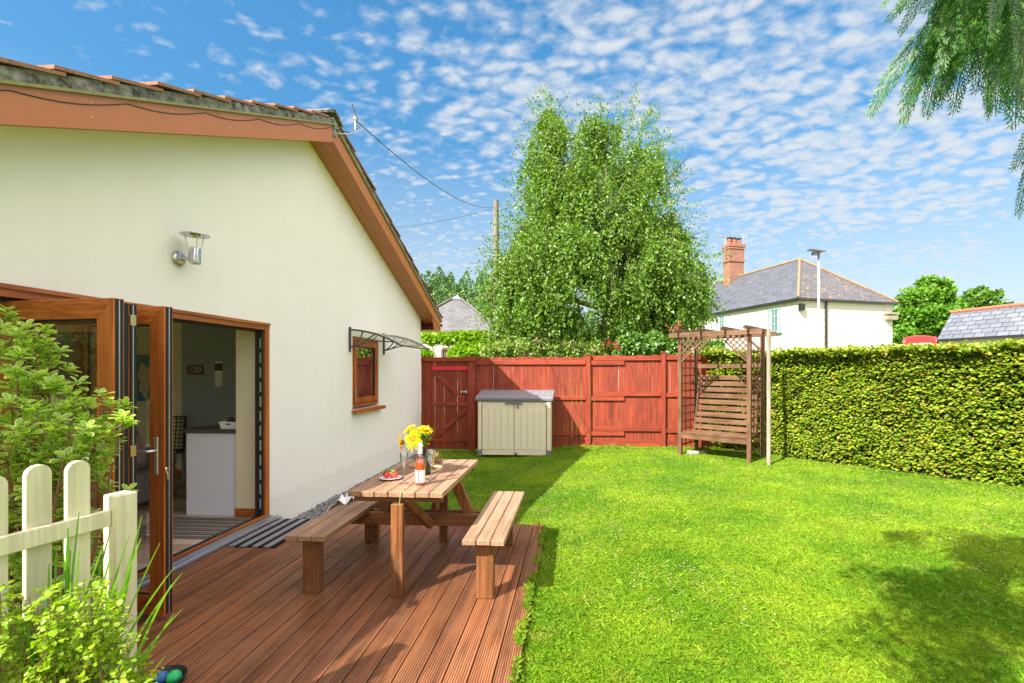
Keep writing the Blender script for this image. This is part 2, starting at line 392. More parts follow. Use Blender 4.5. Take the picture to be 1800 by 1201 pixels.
t = NT('lawn_soil'); c = grass_colour(t); f = t.noise(t.coords(), 90, 3, .7)
c = t.mix(t.ramp(f, [(.3, .0), (.7, .75)]), c, (.05, .09, .008))
M['lawn'] = t.bsdf(c, .95, f, .8, .02, spec=.1)
t = NT('lawn_grass_blade'); c = t.vary(grass_colour(t), .38)
t.bsdf(c, .5, spec=.25); tr = t.n('ShaderNodeBsdfTranslucent'); t.l(c, tr.inputs[0]); mx = t.n('ShaderNodeMixShader'); mx.inputs[0].default_value = .35
t.l(t.p.outputs[0], mx.inputs[1]); t.l(tr.outputs[0], mx.inputs[2]); t.l(mx.outputs[0], t.out.inputs[0]); M['lawnblade'] = t.m
tag(finish(me, 'ground', M['lawn'], None, (0, 0, 0)), 'grassy garden ground running away under everything', None, None, 'structure')

# hedge front line (world)
HA, HB = Vector((2.3, 10.85, 0)), Vector((7.3, 5.65, 0))
hd = (HB-HA).normalized(); hn = Vector((-hd.y, hd.x, 0));
if hn.y > 0: hn = -hn           # towards the camera
def hside(x, y): return (x-HA.x)*hn.x+(y-HA.y)*hn.y
def grass_pts(n, pw):
    # density falls with distance
    X = rng.uniform(-3.0, 7.2, n*4); Y = rng.uniform(1.5, 10.3, n*4); d = np.hypot(X, Y)
    keep = rng.random(n*4) < np.clip((2.6/d)**pw, 0, 1)
    cx = X*ca+Y*sa; cy = -X*sa+Y*ca; px = PX+F*cx/cy; py = HY+F*1.65/cy
    keep &= (px > 430) & (px < 2250) & (py < 1500) & ((px < 1840) | (rng.random(n*4) < .5)) & ((py < 1240) | (rng.random(n*4) < .5))
    deck = (X < -.285-.07*vnoise(X*0+3, Y*7, seed=51)*(rng.random(n*4) < .5)) & (Y < 5.0)
    grav = (X < -2.72+.05*np.sin(Y*7)) & (Y > 4.9)
    keep &= ~deck & ~grav & (hside(X, Y) > -.1+.12*np.sin(X*6))
    X, Y = X[keep][:n], Y[keep][:n]; return X, Y
X, Y = grass_pts(1150000, 1.05); n = len(X); d = np.hypot(X, Y)
h = (.016+.013*rng.random(n))*(.75+.6*vnoise(X*2.2, Y*2.2, seed=5)); h = h*(1+.9*(rng.random(n) < .02))
edge = ((X < -.1) & (Y < 5.1)); h = np.where(edge, h*1.05, h)
back = (Y > 10.1) | (hside(X, Y) < .12); h = np.where(back, h*1.7, h)
w = (.0018+.0010*rng.random(n))*(1+.15*d)
ang = rng.random(n)*2*math.pi; lean = .2+.9*rng.random(n)
P = np.stack([X, Y, np.where((X < -.302) & (Y < 4.97), .0, gh(X, Y)-.004)], 1); S = np.stack([np.cos(ang), np.sin(ang), np.zeros(n)], 1)*w[:, None]*.5
la = rng.random(n)*2*math.pi; Dv = np.stack([np.cos(la)*lean, np.sin(la)*lean, np.ones(n)], 1)*h[:, None]
V = np.stack([P-S, P+S, P+Dv*.55+S*.8+np.array([0, 0, .004]), P+Dv*np.array([1.25, 1.25, .9])], 1)
tag(npmesh('lawn_grass', V, F4, M['lawnblade']), 'bright green mown lawn grass beside the deck', 'grass', None, 'stuff')
# clover flowers
n = 3200; X, Y = grass_pts(n*3, .6); sel = vnoise(X*1.1, Y*1.1, seed=9) > .48; X, Y = X[sel][:n], Y[sel][:n]; n = len(X)
P = np.stack([X, Y, gh(X, Y)+.022+.014*rng.random(n)], 1); Vc = []
for k in range(5):
    a = rng.random(n)*6.28; D = np.stack([np.cos(a), np.sin(a), .5+0*a], 1); Vc.append(leaf4(P, nrm(D), np.tile([0., 0, 1.], (n, 1)), np.full(n, .0075), np.full(n, .0065)))
M['clover'] = m_leaf('clover_flower', [(.8, .78, .66), (.6, .42, .38), (.36, .15, .12), (.7, .62, .5), (.34, .16, .10)], .2)
tag(npmesh('clover_flowers', np.concatenate(Vc), F4, M['clover']), 'tiny white and pink clover flowers dotted through the lawn', 'clover flowers', None, 'stuff')
# broad weed leaves in the lawn
n = 2600; X, Y = grass_pts(n, .5); n = len(X); P = np.stack([X, Y, gh(X, Y)+.012+.015*rng.random(n)], 1); a = rng.random(n)*6.28
D = nrm(np.stack([np.cos(a), np.sin(a), .25+.3*rng.random(n)], 1))
tag(npmesh('clover_leaves', leaf4(P, D, np.tile([0., 0, 1.], (n, 1)), .012+.014*rng.random(n), .010+.010*rng.random(n)), F4, M['leaf_tree']), 'small broad weed and clover leaves in the lawn', 'clover', None, 'stuff')

# ================================================================ deck
BW = .128; mb = MB(); x = -.30; k = 0
while x > -3.19:
    x0 = x-BW+.009; z = -.002*random.random(); prof = [(x0, -.028), (x0, z-.002), (x0+.003, z)]
    ng = 8; gw = (BW-.009-.012)/ng
    for g in range(ng):
        a = x0+.006+g*gw; prof += [(a+.002, z), (a+.0035, z-.005), (a+gw*.45, z-.005), (a+gw*.45+.0015, z)]
    prof += [(x-.003, z), (x, z-.002), (x, -.028)]
    y1 = 4.99+random.uniform(-.006, .006)
    mb.prism([(p, 1.0, q) for p, q in prof], (0, y1-1.0, 0)); x -= BW; k += 1
o = mb.build('decking', M['deck'], loc=(-1.7, 3, 0)); tag(o, 'reddish brown grooved timber decking beside the bungalow', None, None, 'structure')
mb = MB(); mb.b2(-.302, -.325, 1.0, 4.97, -.17, -.029); mb.b2(-3.2, -.325, 4.95, 4.972, -.17, -.029)
for yy in (1.5, 2.4, 3.3, 4.2): mb.b2(-3.2, -.33, yy, yy+.045, -.16, -.030)
tag(mb.build('deck_joists', M['deck'], loc=(-1.7, 3, -.1)), 'timber edge boards and joists under the decking', None, None, 'structure')

# slate chips along the wall
n = 1500; mbx = []
Yg = rng.uniform(5.0, 10.15, n); Xg = -3.27+rng.random(n)**1.3*(.30+.07*np.sin(Yg*5)); cube = np.array([[x, y, z] for z in (-1, 1) for y in (-1, 1) for x in (-1, 1)], float)*.5
sz = np.stack([.02+.04*rng.random(n), .02+.04*rng.random(n), .012+.02*rng.random(n)], 1)
V = cube[None]*sz[:, None]*(1+.35*rng.normal(size=(n, 8, 3))*.5)
a1, a2 = rng.random(n)*6.28, rng.normal(size=n)*.4
Rz = np.zeros((n, 3, 3)); Rz[:, 0, 0] = np.cos(a1); Rz[:, 0, 1] = -np.sin(a1); Rz[:, 1, 0] = np.sin(a1); Rz[:, 1, 1] = np.cos(a1); Rz[:, 2, 2] = 1
Rx = np.zeros((n, 3, 3)); Rx[:, 0, 0] = 1; Rx[:, 1, 1] = np.cos(a2); Rx[:, 1, 2] = -np.sin(a2); Rx[:, 2, 1] = np.sin(a2); Rx[:, 2, 2] = np.cos(a2)
V = np.einsum('nij,nkj->nki', Rz@Rx, V)+np.stack([Xg, Yg, gh(Xg, Yg)+.008+.016*rng.random(n)], 1)[:, None]
tag(npmesh('slate_chippings', V, [(0, 2, 3, 1), (4, 5, 7, 6), (0, 1, 5, 4), (2, 6, 7, 3), (0, 4, 6, 2), (1, 3, 7, 5)], M['stone']), 'dark grey slate chippings along the foot of the bungalow wall', 'gravel', None, 'stuff')

# ================================================================ bungalow
WX = -3.29; YR = 5.80; YE = 10.18; YN = .62
def zt(y): return 4.77-(.4425*(YR-y) if y < YR else .403*(y-YR))      # top of roof at the verge
BG = thing('bungalow', 'cream rendered bungalow with golden oak folding doors and a tiled gable roof', 'house', (WX, 5.3, 0))
OY0, OY1, OZ = 1.95, 5.02, 2.10          # door opening
WY0, WY1, WZ0, WZ1 = 6.97, 7.94, 1.00, 2.10
mb = MB()
def wz(y): return zt(y)-.33
def wall_face(X, flip):
    def q(y0, y1, z0, z1a, z1b=None):
        z1b = z1a if z1b is None else z1b; vs = [(X, y0, z0), (X, y1, z0), (X, y1, z1b), (X, y0, z1a)]
        mb.add(vs, [(0, 1, 2, 3) if not flip else (3, 2, 1, 0)])
    def qt(y0, y1, z0):
        q(y0, y1, z0, wz(y0), wz(y1))
    q(YN, OY0, -.3, OZ); qt(YN, OY0, OZ); qt(OY0, OY1, OZ)
    q(OY1, WY0, -.3, OZ); qt(OY1, YR, OZ); qt(YR, WY0, OZ)
    q(WY0, WY1, -.3, WZ0); qt(WY0, WY1, WZ1); q(WY1, YE, -.3, OZ); qt(WY1, YE, OZ)
wall_face(WX, False); wall_face(WX-.30, True)
def reveal(y0, y1, z0, z1, sill=True):
    a, b = WX, WX-.30
    mb.add([(a, y0, z0), (b, y0, z0), (b, y0, z1), (a, y0, z1)], [(0, 1, 2, 3)]); mb.add([(a, y1, z0), (b, y1, z0), (b, y1, z1), (a, y1, z1)], [(3, 2, 1, 0)])
    mb.add([(a, y0, z1), (b, y0, z1), (b, y1, z1), (a, y1, z1)], [(0, 1, 2, 3)])
    if sill: mb.add([(a, y0, z0), (b, y0, z0), (b, y1, z0), (a, y1, z0)], [(3, 2, 1, 0)])
reveal(OY0, OY1, -.3, OZ, False); reveal(WY0, WY1, WZ0, WZ1)
# far and near long walls, back gable
mb.b2(-13, WX-.001, YE-.28, YE, -.3, wz(YE)-.02); zw = wz(YN)-.02; mb.b2(-13, -7.6, YN, YN+.28, -.3, zw); mb.b2(-4.0, WX-.001, YN, YN+.28, -.3, zw); mb.b2(-7.6, -4.0, YN, YN+.28, -.3, .6)  # unseen opening in the near wall, added to let daylight into the room
mb.prism([(-13, YN, -.3), (-13, YE, -.3), (-13, YE, wz(YE)), (-13, YR, wz(YR)), (-13, YN, wz(YN))], (-.3, 0, 0))
mb.build('wall', M['render'], BG)
# roof deck + tiles
roof = MB()
for (ya, yb) in ((YR, 10.72), (YR, YN-.5)):
    za, zb = zt(ya)-.10, zt(yb)-.10
    roof.prism([(-3.02, ya, za), (-3.02, yb, zb), (-3.02, yb, zb-.05), (-3.02, ya, za-.05)], (-10.2, 0, 0))
ro = roof.build('roof', M['tile'], BG)
tl = MB(); g = .338
def tile_run(sgn, yend, slope):
    y = YR+sgn*.14; i = 0
    cs = math.cos(math.atan(slope))
    while (y-yend)*sgn < 0:
        y2 = y+sgn*(g+.06)
        for c in range(14):
            xa = -2.955-c*.33; jz = random.uniform(-.006, .008); jx = random.uniform(-.01, .01); skew = random.uniform(-.01, .01)
            lift = .035+random.uniform(-.004, .008)
            p = [(xa+jx, y, zt(y)-.035+jz), (xa+jx, y2+skew, zt(y2)-.035+lift+jz)]
            th = .022
            tl.add([(xa+jx, y, p[0][2]), (xa-.325, y, p[0][2]), (xa-.325, y2, p[1][2]), (xa+jx, y2+skew, p[1][2]),
                    (xa+jx, y, p[0][2]-th), (xa-.325, y, p[0][2]-th), (xa-.325, y2, p[1][2]-th), (xa+jx, y2+skew, p[1][2]-th)],
                   [(0, 1, 2, 3), (7, 6, 5, 4), (0, 3, 7, 4), (3, 2, 6, 7), (1, 0, 4, 5), (2, 1, 5, 6)])
        y += sgn*g; i += 1
tile_run(1, 10.5, .403); tile_run(-1, YN-.3, .4425)
tl.build('tile_courses', M['tile'], ro)
rg = MB()
for c in range(9):       # ridge tiles
    xa = -2.95-c*.45; pr = [(xa, YR+dy, 4.77+dz) for dy, dz in ((-.20, -.055), (-.11, .005), (0, .045), (.11, .005), (.20, -.055), (.19, -.08), (0, .015), (-.19, -.08))]
    rg.prism(pr, (-.44, 0, 0))
rg.build('ridge_tile', M['mortar'], ro)
mo = MB()
def strip(y0, y1, dz0, dz1, xa, xb, mbx):
    n = max(1, int(abs(y1-y0)/.3)); 
    for k in range(n):
        a = y0+(y1-y0)*k/n; b = y0+(y1-y0)*(k+1)/n
        mbx.prism([(xa, a, zt(a)+dz0), (xa, b, zt(b)+dz0), (xa, b, zt(b)+dz1), (xa, a, zt(a)+dz1)], (xb-xa, 0, 0))
def long_strip(y0, y1, dz0, dz1, xa, xb, mbx):
    mbx.prism([(xa, y0, zt(y0)+dz0), (xa, y1, zt(y1)+dz0), (xa, y1, zt(y1)+dz1), (xa, y0, zt(y0)+dz1)], (xb-xa, 0, 0))
for (a, b) in ((YR, 10.66), (YR, YN-.4)): long_strip(a, b, -.045, -.118, -2.972, -3.05, mo)
mo.build('mortar_bedding', M['mortar'], ro)
vg = MB()
for (a, b) in ((YR, 10.68), (YR, YN-.42)): long_strip(a, b, -.120, -.140, -2.962, -3.05, vg)
vg.build('verge_strip', M['verge'], ro)
bb = MB()
for (a, b) in ((YR, 10.62), (YR, YN-.4)): long_strip(a, b, -.142, -.345, -2.985, -3.005, bb)
bb.build('bargeboard', M['barge'], BG)
bt = MB()
for (a, b) in ((YR, 10.60), (YR, YN-.4)): long_strip(a, b, -.330, -.352, -2.978, -2.9845, bt)
bt.build('bargeboard_trim', M['barge'], BG)
sf = MB()
for (a, b) in ((YR, 10.35), (YR, YN-.4)):
    for k in range(2):
        xa = -3.006-k*.143; long_strip(a, b, -.322, -.334, xa, xa-.139, sf)
sf.build('soffit_board', M['soffit'], BG)
eb = MB()      # boxed eave end and long fascia
e0y, e1y = 10.20, 10.62
eb.prism([(-2.990, 10.05, zt(10.05)-.346), (-2.990, 10.62, zt(10.62)-.346), (-2.990, 10.62, 2.44), (-2.990, e0y-.01, 2.44)], (-.02, 0, 0))
eb.b2(-12.9, -2.99, 10.60, 10.62, 2.44, zt(10.62)-.15); eb.b2(-12.9, -3.01, 10.185, 10.60, 2.44, 2.455)
eb.build('eave_box', M['barge'], BG)
gt = MB(); pr = [(.06*math.cos(a), .06*math.sin(a)) for a in np.linspace(math.pi, 2*math.pi, 9)]; pr += [(q[0]*.88, q[1]*.88+.002) for q in pr[::-1]]
gt.prism([(-2.97, 10.685+a, 2.62+b) for a, b in pr], (-9.9, 0, 0)); gt.prism([(-2.972, 10.685+a, 2.62+b) for a, b in pr[:9]], (-.006, 0, 0)); gt.build('gutter', M['gutter'], BG)
# rivets on bargeboard
rv = MB()
for y in np.arange(1.0, 10.5, .6):
    if abs(y-YR) < .2: continue
    for dz in (-.19, -.28): rv.lathe([(.0, .004), (.005, .003), (.006, 0)], (-2.985, y, zt(y)+dz), 6, (1, 0, 0))
rv.build('fixing_screws', M['brass'], BG)

# ---- door opening frame
fr = MB(); fx0, fx1 = WX-.005, WX-.075
fr.b2(fx0, fx1, OY1-.065, OY1-.002, 0, OZ-.001)
f1 = fr.build('door_frame', M['oak'], BG)
fr = MB(); fr.b2(fx0, fx1, OY0+.002, OY0+.065, 0, OZ-.001); fr.build('jamb', M['oak'], f1)
fr = MB(); fr.b2(fx0, fx1, OY0+.066, OY1-.066, OZ-.075, OZ-.002); fr.b2(fx0+.018, fx0-.01, OY0, OY1-.004, OZ-.028, OZ-.004); fr.build('frame_head', M['oaky'], f1)
fr = MB(); fr.b2(fx1+.012, fx1-.02, OY0+.066, OY1-.066, OZ-.10, OZ-.076); fr.b2(fx0-.022, fx0-.05, OY1-.095, OY1-.066, .03, OZ-.076); fr.b2(fx1-.02, fx1+.02, OY1-.105, OY1-.066, .03, OZ-.076)
fr.build('gasket', M['black'], f1)
fr = MB()
for z in np.arange(.12, 1.95, .155):
    fr.b2(fx0-.026, fx0-.044, OY1-.0995, OY1-.0955, z, z+.11)
fr.build('keep_plate', M['steel'], f1)
th = MB(); th.b2(WX+.14, WX+.006, OY0, OY1-.01, .004, .020); th.b2(WX+.11, WX+.085, OY0, OY1-.02, .0205, .034); th.b2(WX+.045, WX+.02, OY0, OY1-.02, .0205, .034)
th.build('door_threshold', M['alu'], BG)
th = MB(); th.b2(WX+.005, WX-.03, OY0+.066, OY1-.066, 0.004, .045); th.build('threshold_trim', M['oaky'], BG)
th = MB(); th.b2(WX-.031, WX-.10, OY0+.066, OY1-.066, 0.004, .036); th.build('threshold_gasket', M['black'], BG)

# ---- folding door leaves (parts of the bungalow)
def door_leaf(a, b, th_=.062, z0=.035, z1=2.005, st=.115, handle=False, label=None, edge_y=0):
    a, b = Vector((*a, 0)), Vector((*b, 0)); d = (b-a).normalized(); nv = Vector((d.y, -d.x, 0)); L = (b-a).length
    if nv.y > 0: nv = -nv
    m = MB()
    def bx(s0, s1, zz0, zz1, t0, t1, mm):
        p = [a+d*s0+nv*t0, a+d*s1+nv*t0, a+d*s1+nv*t1, a+d*s0+nv*t1]
        mm.prism([(q.x, q.y, zz0) for q in p], (0, 0, zz1-zz0))
    # outer frame with mitred corners
    def mitre(s0, s1, zA, zB, horiz, top):
        pass
    t0, t1 = .0, -th_
    def poly(pts):      # pts in (s,z), extruded through thickness
        m.prism([tuple((a+d*s+nv*t0)+Vector((0, 0, z))) for s, z in pts], tuple(nv*(t1-t0)))
    poly([(L, z0), (L, z1), (L-st, z1-st), (L-st, z0+st)])
    frm = m.build('door_leaf', M['oak'], BG, bevel=.003, label=label)
    m = MB(); poly([(0, z0), (st, z0+st), (st, z1-st), (0, z1)]); m.build('hinge_stile', M['oak'], frm, bevel=.003)
    for top in (0, 1):
      m = MB()
      def polym(pts): m.prism([tuple((a+d*s+nv*t0)+Vector((0, 0, z))) for s, z in pts], tuple(nv*(t1-t0)))
      polym([(0, z1), (st, z1-st), (L-st, z1-st), (L, z1)] if top else [(0, z0), (L, z0), (L-st, z0+st), (st, z0+st)])
      m.build('leaf_rail', M['oakx'], frm, bevel=.003)
    m = MB(); bx(st-.004, L-st+.004, z0+st-.004, z1-st+.004, -.026, -.030, m); m.build('pane', M['glass'], frm)
    m = MB()
    for (s0, s1, q0, q1) in ((st, st+.008, z0+st, z1-st), (L-st-.008, L-st, z0+st, z1-st), (st, L-st, z1-st-.008, z1-st), (st, L-st, z0+st, z0+st+.008)): bx(s0, s1, q0, q1, -.012, -.024, m)
    m.build('bead', M['black'], frm)
    m = MB(); bx(L+.001, L+.007, z0+.005, z1-.004, -.012, -.026, m); bx(L+.001, L+.006, z0+.005, z1-.004, -.036, -.050, m); m.build('seal', M['black'], frm)
    m = MB(); bx(L+.001, L+.004, z0+.01, z1-.01, -.027, -.035, m); m.build('lock_strip', M['silver'], frm)
    if handle:
        m = MB(); hs = L-.055
        bx(hs-.016, hs+.016, .93, 1.17, .010, .0, m)
        pl = m.build('handle', M['silver'], frm, bevel=.004)
        m = MB(); c = a+d*hs+nv*.01+Vector((0, 0, 1.085))
        m.tube([c, c+nv*.045, c+nv*.05-d*.03, c+nv*.05-d*.125], .0095, 10); pass
        for f_, v_ in ((0, 0),): pass
        o = m.build('lever', M['silver'], frm)
        m = MB(); k = a+d*(L+.01)+Vector((0, 0, .97)); m.lathe([(.0, .002), (.012, 0), (.012, -.004), (0, -.006)], k+Vector((.01, 0, 0)), 10, (1, 0, .2)); m.tube([k, k+Vector((.015, 0, -.03)), k+Vector((.012, .005, -.07))], .004, 6)
        m.build('key_bunch', M['brass'], frm)
    return frm
door_leaf((-3.40, 2.64), (-2.59, 2.55), label='nearest folded door leaf')
door_leaf((-3.42, 2.72), (-2.695, 2.650), .050, label='second folded door leaf')
door_leaf((-3.42, 2.83), (-2.705, 2.755), .050, label='third folded door leaf')
lf = door_leaf((-3.34, 3.00), (-2.605, 2.905), .062, handle=True, label='folded door leaf with lever handle')
for z in (.45, 1.05, 1.85):
    hg = MB(); hb = MB()
    hg.b2(-2.695, -2.685, 2.640, 2.656, z-.05, z+.05); hb.b2(-2.698, -2.692, 2.762, 2.80, z+.02, z+.085)
    hg.build('hinge', M['brass'], BG); hb.build('hinge_plate', M['brass'], BG)
gk = MB()
gk.b2(-2.665, -2.690, 2.616, 2.640, .04, 2.0); gk.b2(-2.694, -2.715, 2.705, 2.750, .04, 2.0); gk.build('stack_gasket', M['black'], BG)

# ---- small window
m = MB(); y0, y1, z0, z1 = WY0+.004, WY1-.004, WZ0+.03, WZ1-.004; xa, xb = WX-.012, WX-.07
m.b2(xa, xb, y0, y0+.06, z0, z1); m.b2(xa, xb, y1-.06, y1, z0, z1); m.b2(xa, xb, y0+.0605, y1-.0605, z1-.06, z1); m.b2(xa, xb, y0+.0605, y1-.0605, z0, z0+.06)
wf = m.build('window_frame', M['oak'], BG, bevel=.004)
m = MB(); i0, i1, j0, j1 = y0+.065, y1-.065, z0+.065, z1-.065; xa, xb = WX+.008, WX-.05
m.b2(xa, xb, i0, i0+.08, j0, j1); m.b2(xa, xb, i1-.08, i1, j0, j1); m.b2(xa, xb, i0+.0805, i1-.0805, j1-.08, j1); m.b2(xa, xb, i0+.0805, i1-.0805, j0, j0+.08)
sh = m.build('sash', M['oak'], wf, bevel=.004)
m = MB(); m.b2(WX-.02, WX-.024, i0+.078, i1-.078, j0+.078, j1-.078); m.build('pane', M['glass_r'], wf)
m = MB(); m.b2(WX-.16, WX-.165, i0+.02, i1-.02, j0, j0+.62); m.build('blind', m_plain('grey_blind', (.40, .38, .36), .9), wf)
m = MB(); m.b2(xa-.01, xa-.02, i0+.08, i0+.09, j0+.08, j1-.08); m.b2(xa-.01, xa-.02, i1-.09, i1-.08, j0+.08, j1-.08); m.b2(xa-.01, xa-.02, i0+.09, i1-.09, j1-.09, j1-.08); m.build('seal', M['black'], wf)
m = MB(); m.b2(WX+.10, WX-.05, WY0-.03, WY1+.06, WZ0-.03, WZ0-.002); m.b2(WX+.10, WX+.08, WY0-.03, WY1+.06, WZ0-.055, WZ0-.0305); m.build('window_sill', M['oaky'], BG, bevel=.003)
# ---- interior shell
m = MB(); X0, X1, Y0, Y1 = -8.2, WX-.302, YN+.29, 6.80

t = NT('plank_floor'); b = t.n('ShaderNodeTexBrick'); t.l(t.coords((1, 1, 1), 'Object', (0, 0, 0)), b.inputs['Vector'])
b.inputs['Color1'].default_value = (.20, .11, .07, 1); b.inputs['Color2'].default_value = (.62, .50, .40, 1); b.inputs['Mortar'].default_value = (.08, .05, .03, 1)
b.inputs['Scale'].default_value = 1; b.inputs['Brick Width'].default_value = 1.1; b.inputs['Row Height'].default_value = .14; b.inputs['Mortar Size'].default_value = .003; b.inputs['Bias'].default_value = 0
t.bsdf(t.mix(t.ramp(t.noise(t.coords((1.5, 14, 1)), 1.5, 5, .7), [(.3, 0.), (.7, .6)]), b.outputs['Color'], (.30, .18, .12)), .4); M['floor'] = t.m
m.b2(X0, WX-.10, Y0, Y1, -.05, .004); m.build('interior_floor', M['floor'], BG)
m = MB(); m.b2(X0, X1, Y0, Y1, 2.42, 2.45); m.b2(X0-.1, X0, Y0, Y1, 0.005, 2.42); m.b2(X0, -5.73, Y1, Y1+.1, .005, 2.42); m.b2(X0, X1, Y0-.1, Y0, .005, .6)
m.b2(-3.66, -3.388, 5.000, 5.14, .005, 2.09); m.b2(-3.66, X1-.001, 5.03, 5.14, 2.09, 2.42); m.build('interior_wall', M['inner'], BG)
m = MB(); m.b2(-5.72, -3.595, Y1-.12, Y1+.1, .005, 2.42); m.build('kitchen_wall', M['inner2'], BG)
m = MB(); m.b2(-3.665, -3.392, 4.985, 4.999, .006, .10); m.build('skirting_board', M['oakx'], BG); m = MB(); m.b2(X0+.02, -5.74, Y1-.02, Y1-.001, .006, .11); m.build('skirting_board', M['oakx'], BG)
m = MB(); m.b2(-6.02, -5.93, Y1-.012, Y1-.002, 1.20, 1.29); m.build('light_switch', M['porcelain'], BG)
# ================================================================ inside the kitchen
T = thing('kitchen_unit', 'white kitchen peninsula with dark speckled worktop seen through the open doors', 'kitchen unit', (-3.96, 5.6, 0.004))
m = MB(); m.b2(-4.25, -3.668, 5.03, 6.60, .006, .905); m.build('end_panel', M['white'], T)
m = MB(); m.b2(-4.27, -3.664, 5.01, 6.62, .906, .950); m.build('worktop', M['worktop'], T, bevel=.004)
T = thing('storage_tray', 'white open tray with cut-out handle on the dark worktop', 'tray', (-3.76, 5.12, .951))
def tray_pts(x0, x1, y0, y1, z0, z1, fl=.015):
    return [(x0+fl, y0+fl, z0), (x1-fl, y0+fl, z0), (x1-fl, y1-fl, z0), (x0+fl, y1-fl, z0), (x0, y0, z1), (x1, y0, z1), (x1, y1, z1), (x0, y1, z1)]
m = MB(); o = tray_pts(-3.88, -3.67, 5.03, 5.25, .952, 1.03); i = tray_pts(-3.874, -3.676, 5.036, 5.244, .958, 1.03, .015)
m.add(o+i, [(3, 2, 1, 0), (0, 1, 5, 4), (1, 2, 6, 5), (2, 3, 7, 6), (3, 0, 4, 7), (8, 9, 10, 11), (12, 13, 9, 8), (13, 14, 10, 9), (14, 15, 11, 10), (15, 12, 8, 11), (4, 5, 13, 12), (5, 6, 14, 13), (6, 7, 15, 14), (7, 4, 12, 15)])
m.build('tray', M['porcelain'], T)
m = MB(); m.b2(-3.80, -3.745, 5.030, 5.0385, .998, 1.012); m.build('handle', M['black'], T)
m = MB()
for k in range(9): m.lathe([(0, -.022), (.018, -.014), (.024, 0), (.018, .014), (0, .02)], (-3.85+.15*random.random(), 5.10+.1*random.random(), 1.03+.025*random.random()), 8, (random.random()-.5, random.random()-.5, 1))
tag(m.build('walnuts', m_plain('dark_brown_nut', (.07, .03, .02), .6, var=.5), loc=(-3.77, 5.14, .98)), 'small dark round items heaped in the white tray', 'nuts')
T = thing('toaster_box', 'grey upright appliance standing at the back of the worktop', 'appliance', (-4.10, 5.95, .951))
m = MB(); m.b2(-4.24, -4.10, 5.86, 6.10, .953, 1.14); m.build('casing', m_plain('grey_casing', (.16, .16, .15), .5), T, bevel=.012)
m = MB(); m.b2(-4.19, -4.15, 5.852, 5.859, 1.10, 1.115); m.build('switch', M['black'], T)
M['picture'] = m_wood('dark_wood_plaque', (.10, .06, .03), (.2, .12, .06), 0, .5)
T = thing('weather_dial_plaque', 'dark wooden plaque with two brass dials on the blue-grey wall', 'dial plaque', (-5.49, 6.67, 1.5))
m = MB(); m.b2(-5.62, -5.38, 6.655, 6.678, 1.53, 1.67); m.build('plaque', M['picture'], T, bevel=.004)
for cx in (-5.51, -5.43):
    m = MB(); m.lathe([(.043, 0), (.043, .012), (.036, .014), (.036, .009), (0, .009)], (cx, 6.654, 1.60), 20, (0, -1, 0)); d = m.build('dial', M['brass'], T)
    m = MB(); m.lathe([(0, .0112), (.035, .0112)], (cx, 6.654, 1.60), 20, (0, -1, 0)); m.build('dial_face', m_plain('dial_grey', (.12, .12, .10), .5), d)
T = thing('wall_calendar', 'narrow hanging calendar with a dark picture above pale ruled rows', 'calendar', (-5.14, 6.67, 1.3))
m = MB(); m.b2(-5.20, -5.09, 6.672, 6.677, 1.36, 1.72); m.build('page', M['porcelain'], T)
m = MB(); m.b2(-5.20, -5.09, 6.668, 6.6715, 1.585, 1.69); m.build('photograph', m_plain('dark_photo', (.03, .02, .03), .4, var=.9, scale=30), T)
m = MB()
for z in np.arange(1.38, 1.57, .042): m.b2(-5.195, -5.095, 6.670, 6.6716, z, z+.004)
m.build('ruled_line', M['black'], T); m = MB(); m.tube([(-5.145, 6.669, 1.72), (-5.145, 6.669, 1.745)], .003, 6); m.build('hook', M['black'], T)
T = thing('map_poster', 'blue wall poster with a cream island map', 'poster', (-6.35, 6.77, 1.0))
m = MB(); m.b2(-6.62, -6.15, 6.775, 6.79, 1.13, 1.82); m.build('sheet', m_plain('poster_blue', (.05, .22, .36), .6), T)
m = MB(); pts = []
for k in range(26):
    a = k/26*6.283; r = 1+.22*math.sin(3*a+1)+.14*math.sin(7*a); pts.append((-6.36+.13*r*math.cos(a), 6.7745, 1.46+.22*r*math.sin(a)))
m.prism(pts, (0, -.003, 0)); m.build('island', m_plain('poster_cream', (.55, .48, .33), .7, var=.3), T)
# chair
T = thing('mesh_chair', 'black mesh-backed chair with thin chrome legs inside the room', 'chair', (-5.6, 6.2, .004), R(25))
Mx = WM[T.name]
def L_(p): return Mx @ Vector(p)
m = MB(); 
for k in range(9):
    u = -.20+.05*k; m.tube([L_((u, .18, .50)), L_((u*.95, .24, .70)), L_((u*.9, .30, .92))], .006, 5)
for k in range(8):
    v = .52+.055*k; m.tube([L_((-.2, .18+.1*(v-.5)*2.6/2.2, v)), L_((.2, .18+.1*(v-.5)*2.6/2.2, v))], .006, 5)
m.tube([L_((-.21, .18, .48)), L_((-.20, .30, .93)), L_((.20, .30, .93)), L_((.21, .18, .48)), L_((-.21, .18, .48))], .013, 6); m.build('backrest', M['black'], T)
m = MB(); m.prism([L_(p) for p in ((-.21, -.2, .45), (.21, -.2, .45), (.21, .18, .45), (-.21, .18, .45))], (0, 0, .03)); m.build('seat', M['black'], T)
for a, b in ((-1, -1), (1, -1), (-1, 1), (1, 1)):
    m = MB(); m.tube([L_((a*.18, b*.16, .45)), L_((a*.24, b*.24, 0))], .009, 6); m.build('leg', M['steel'], T)
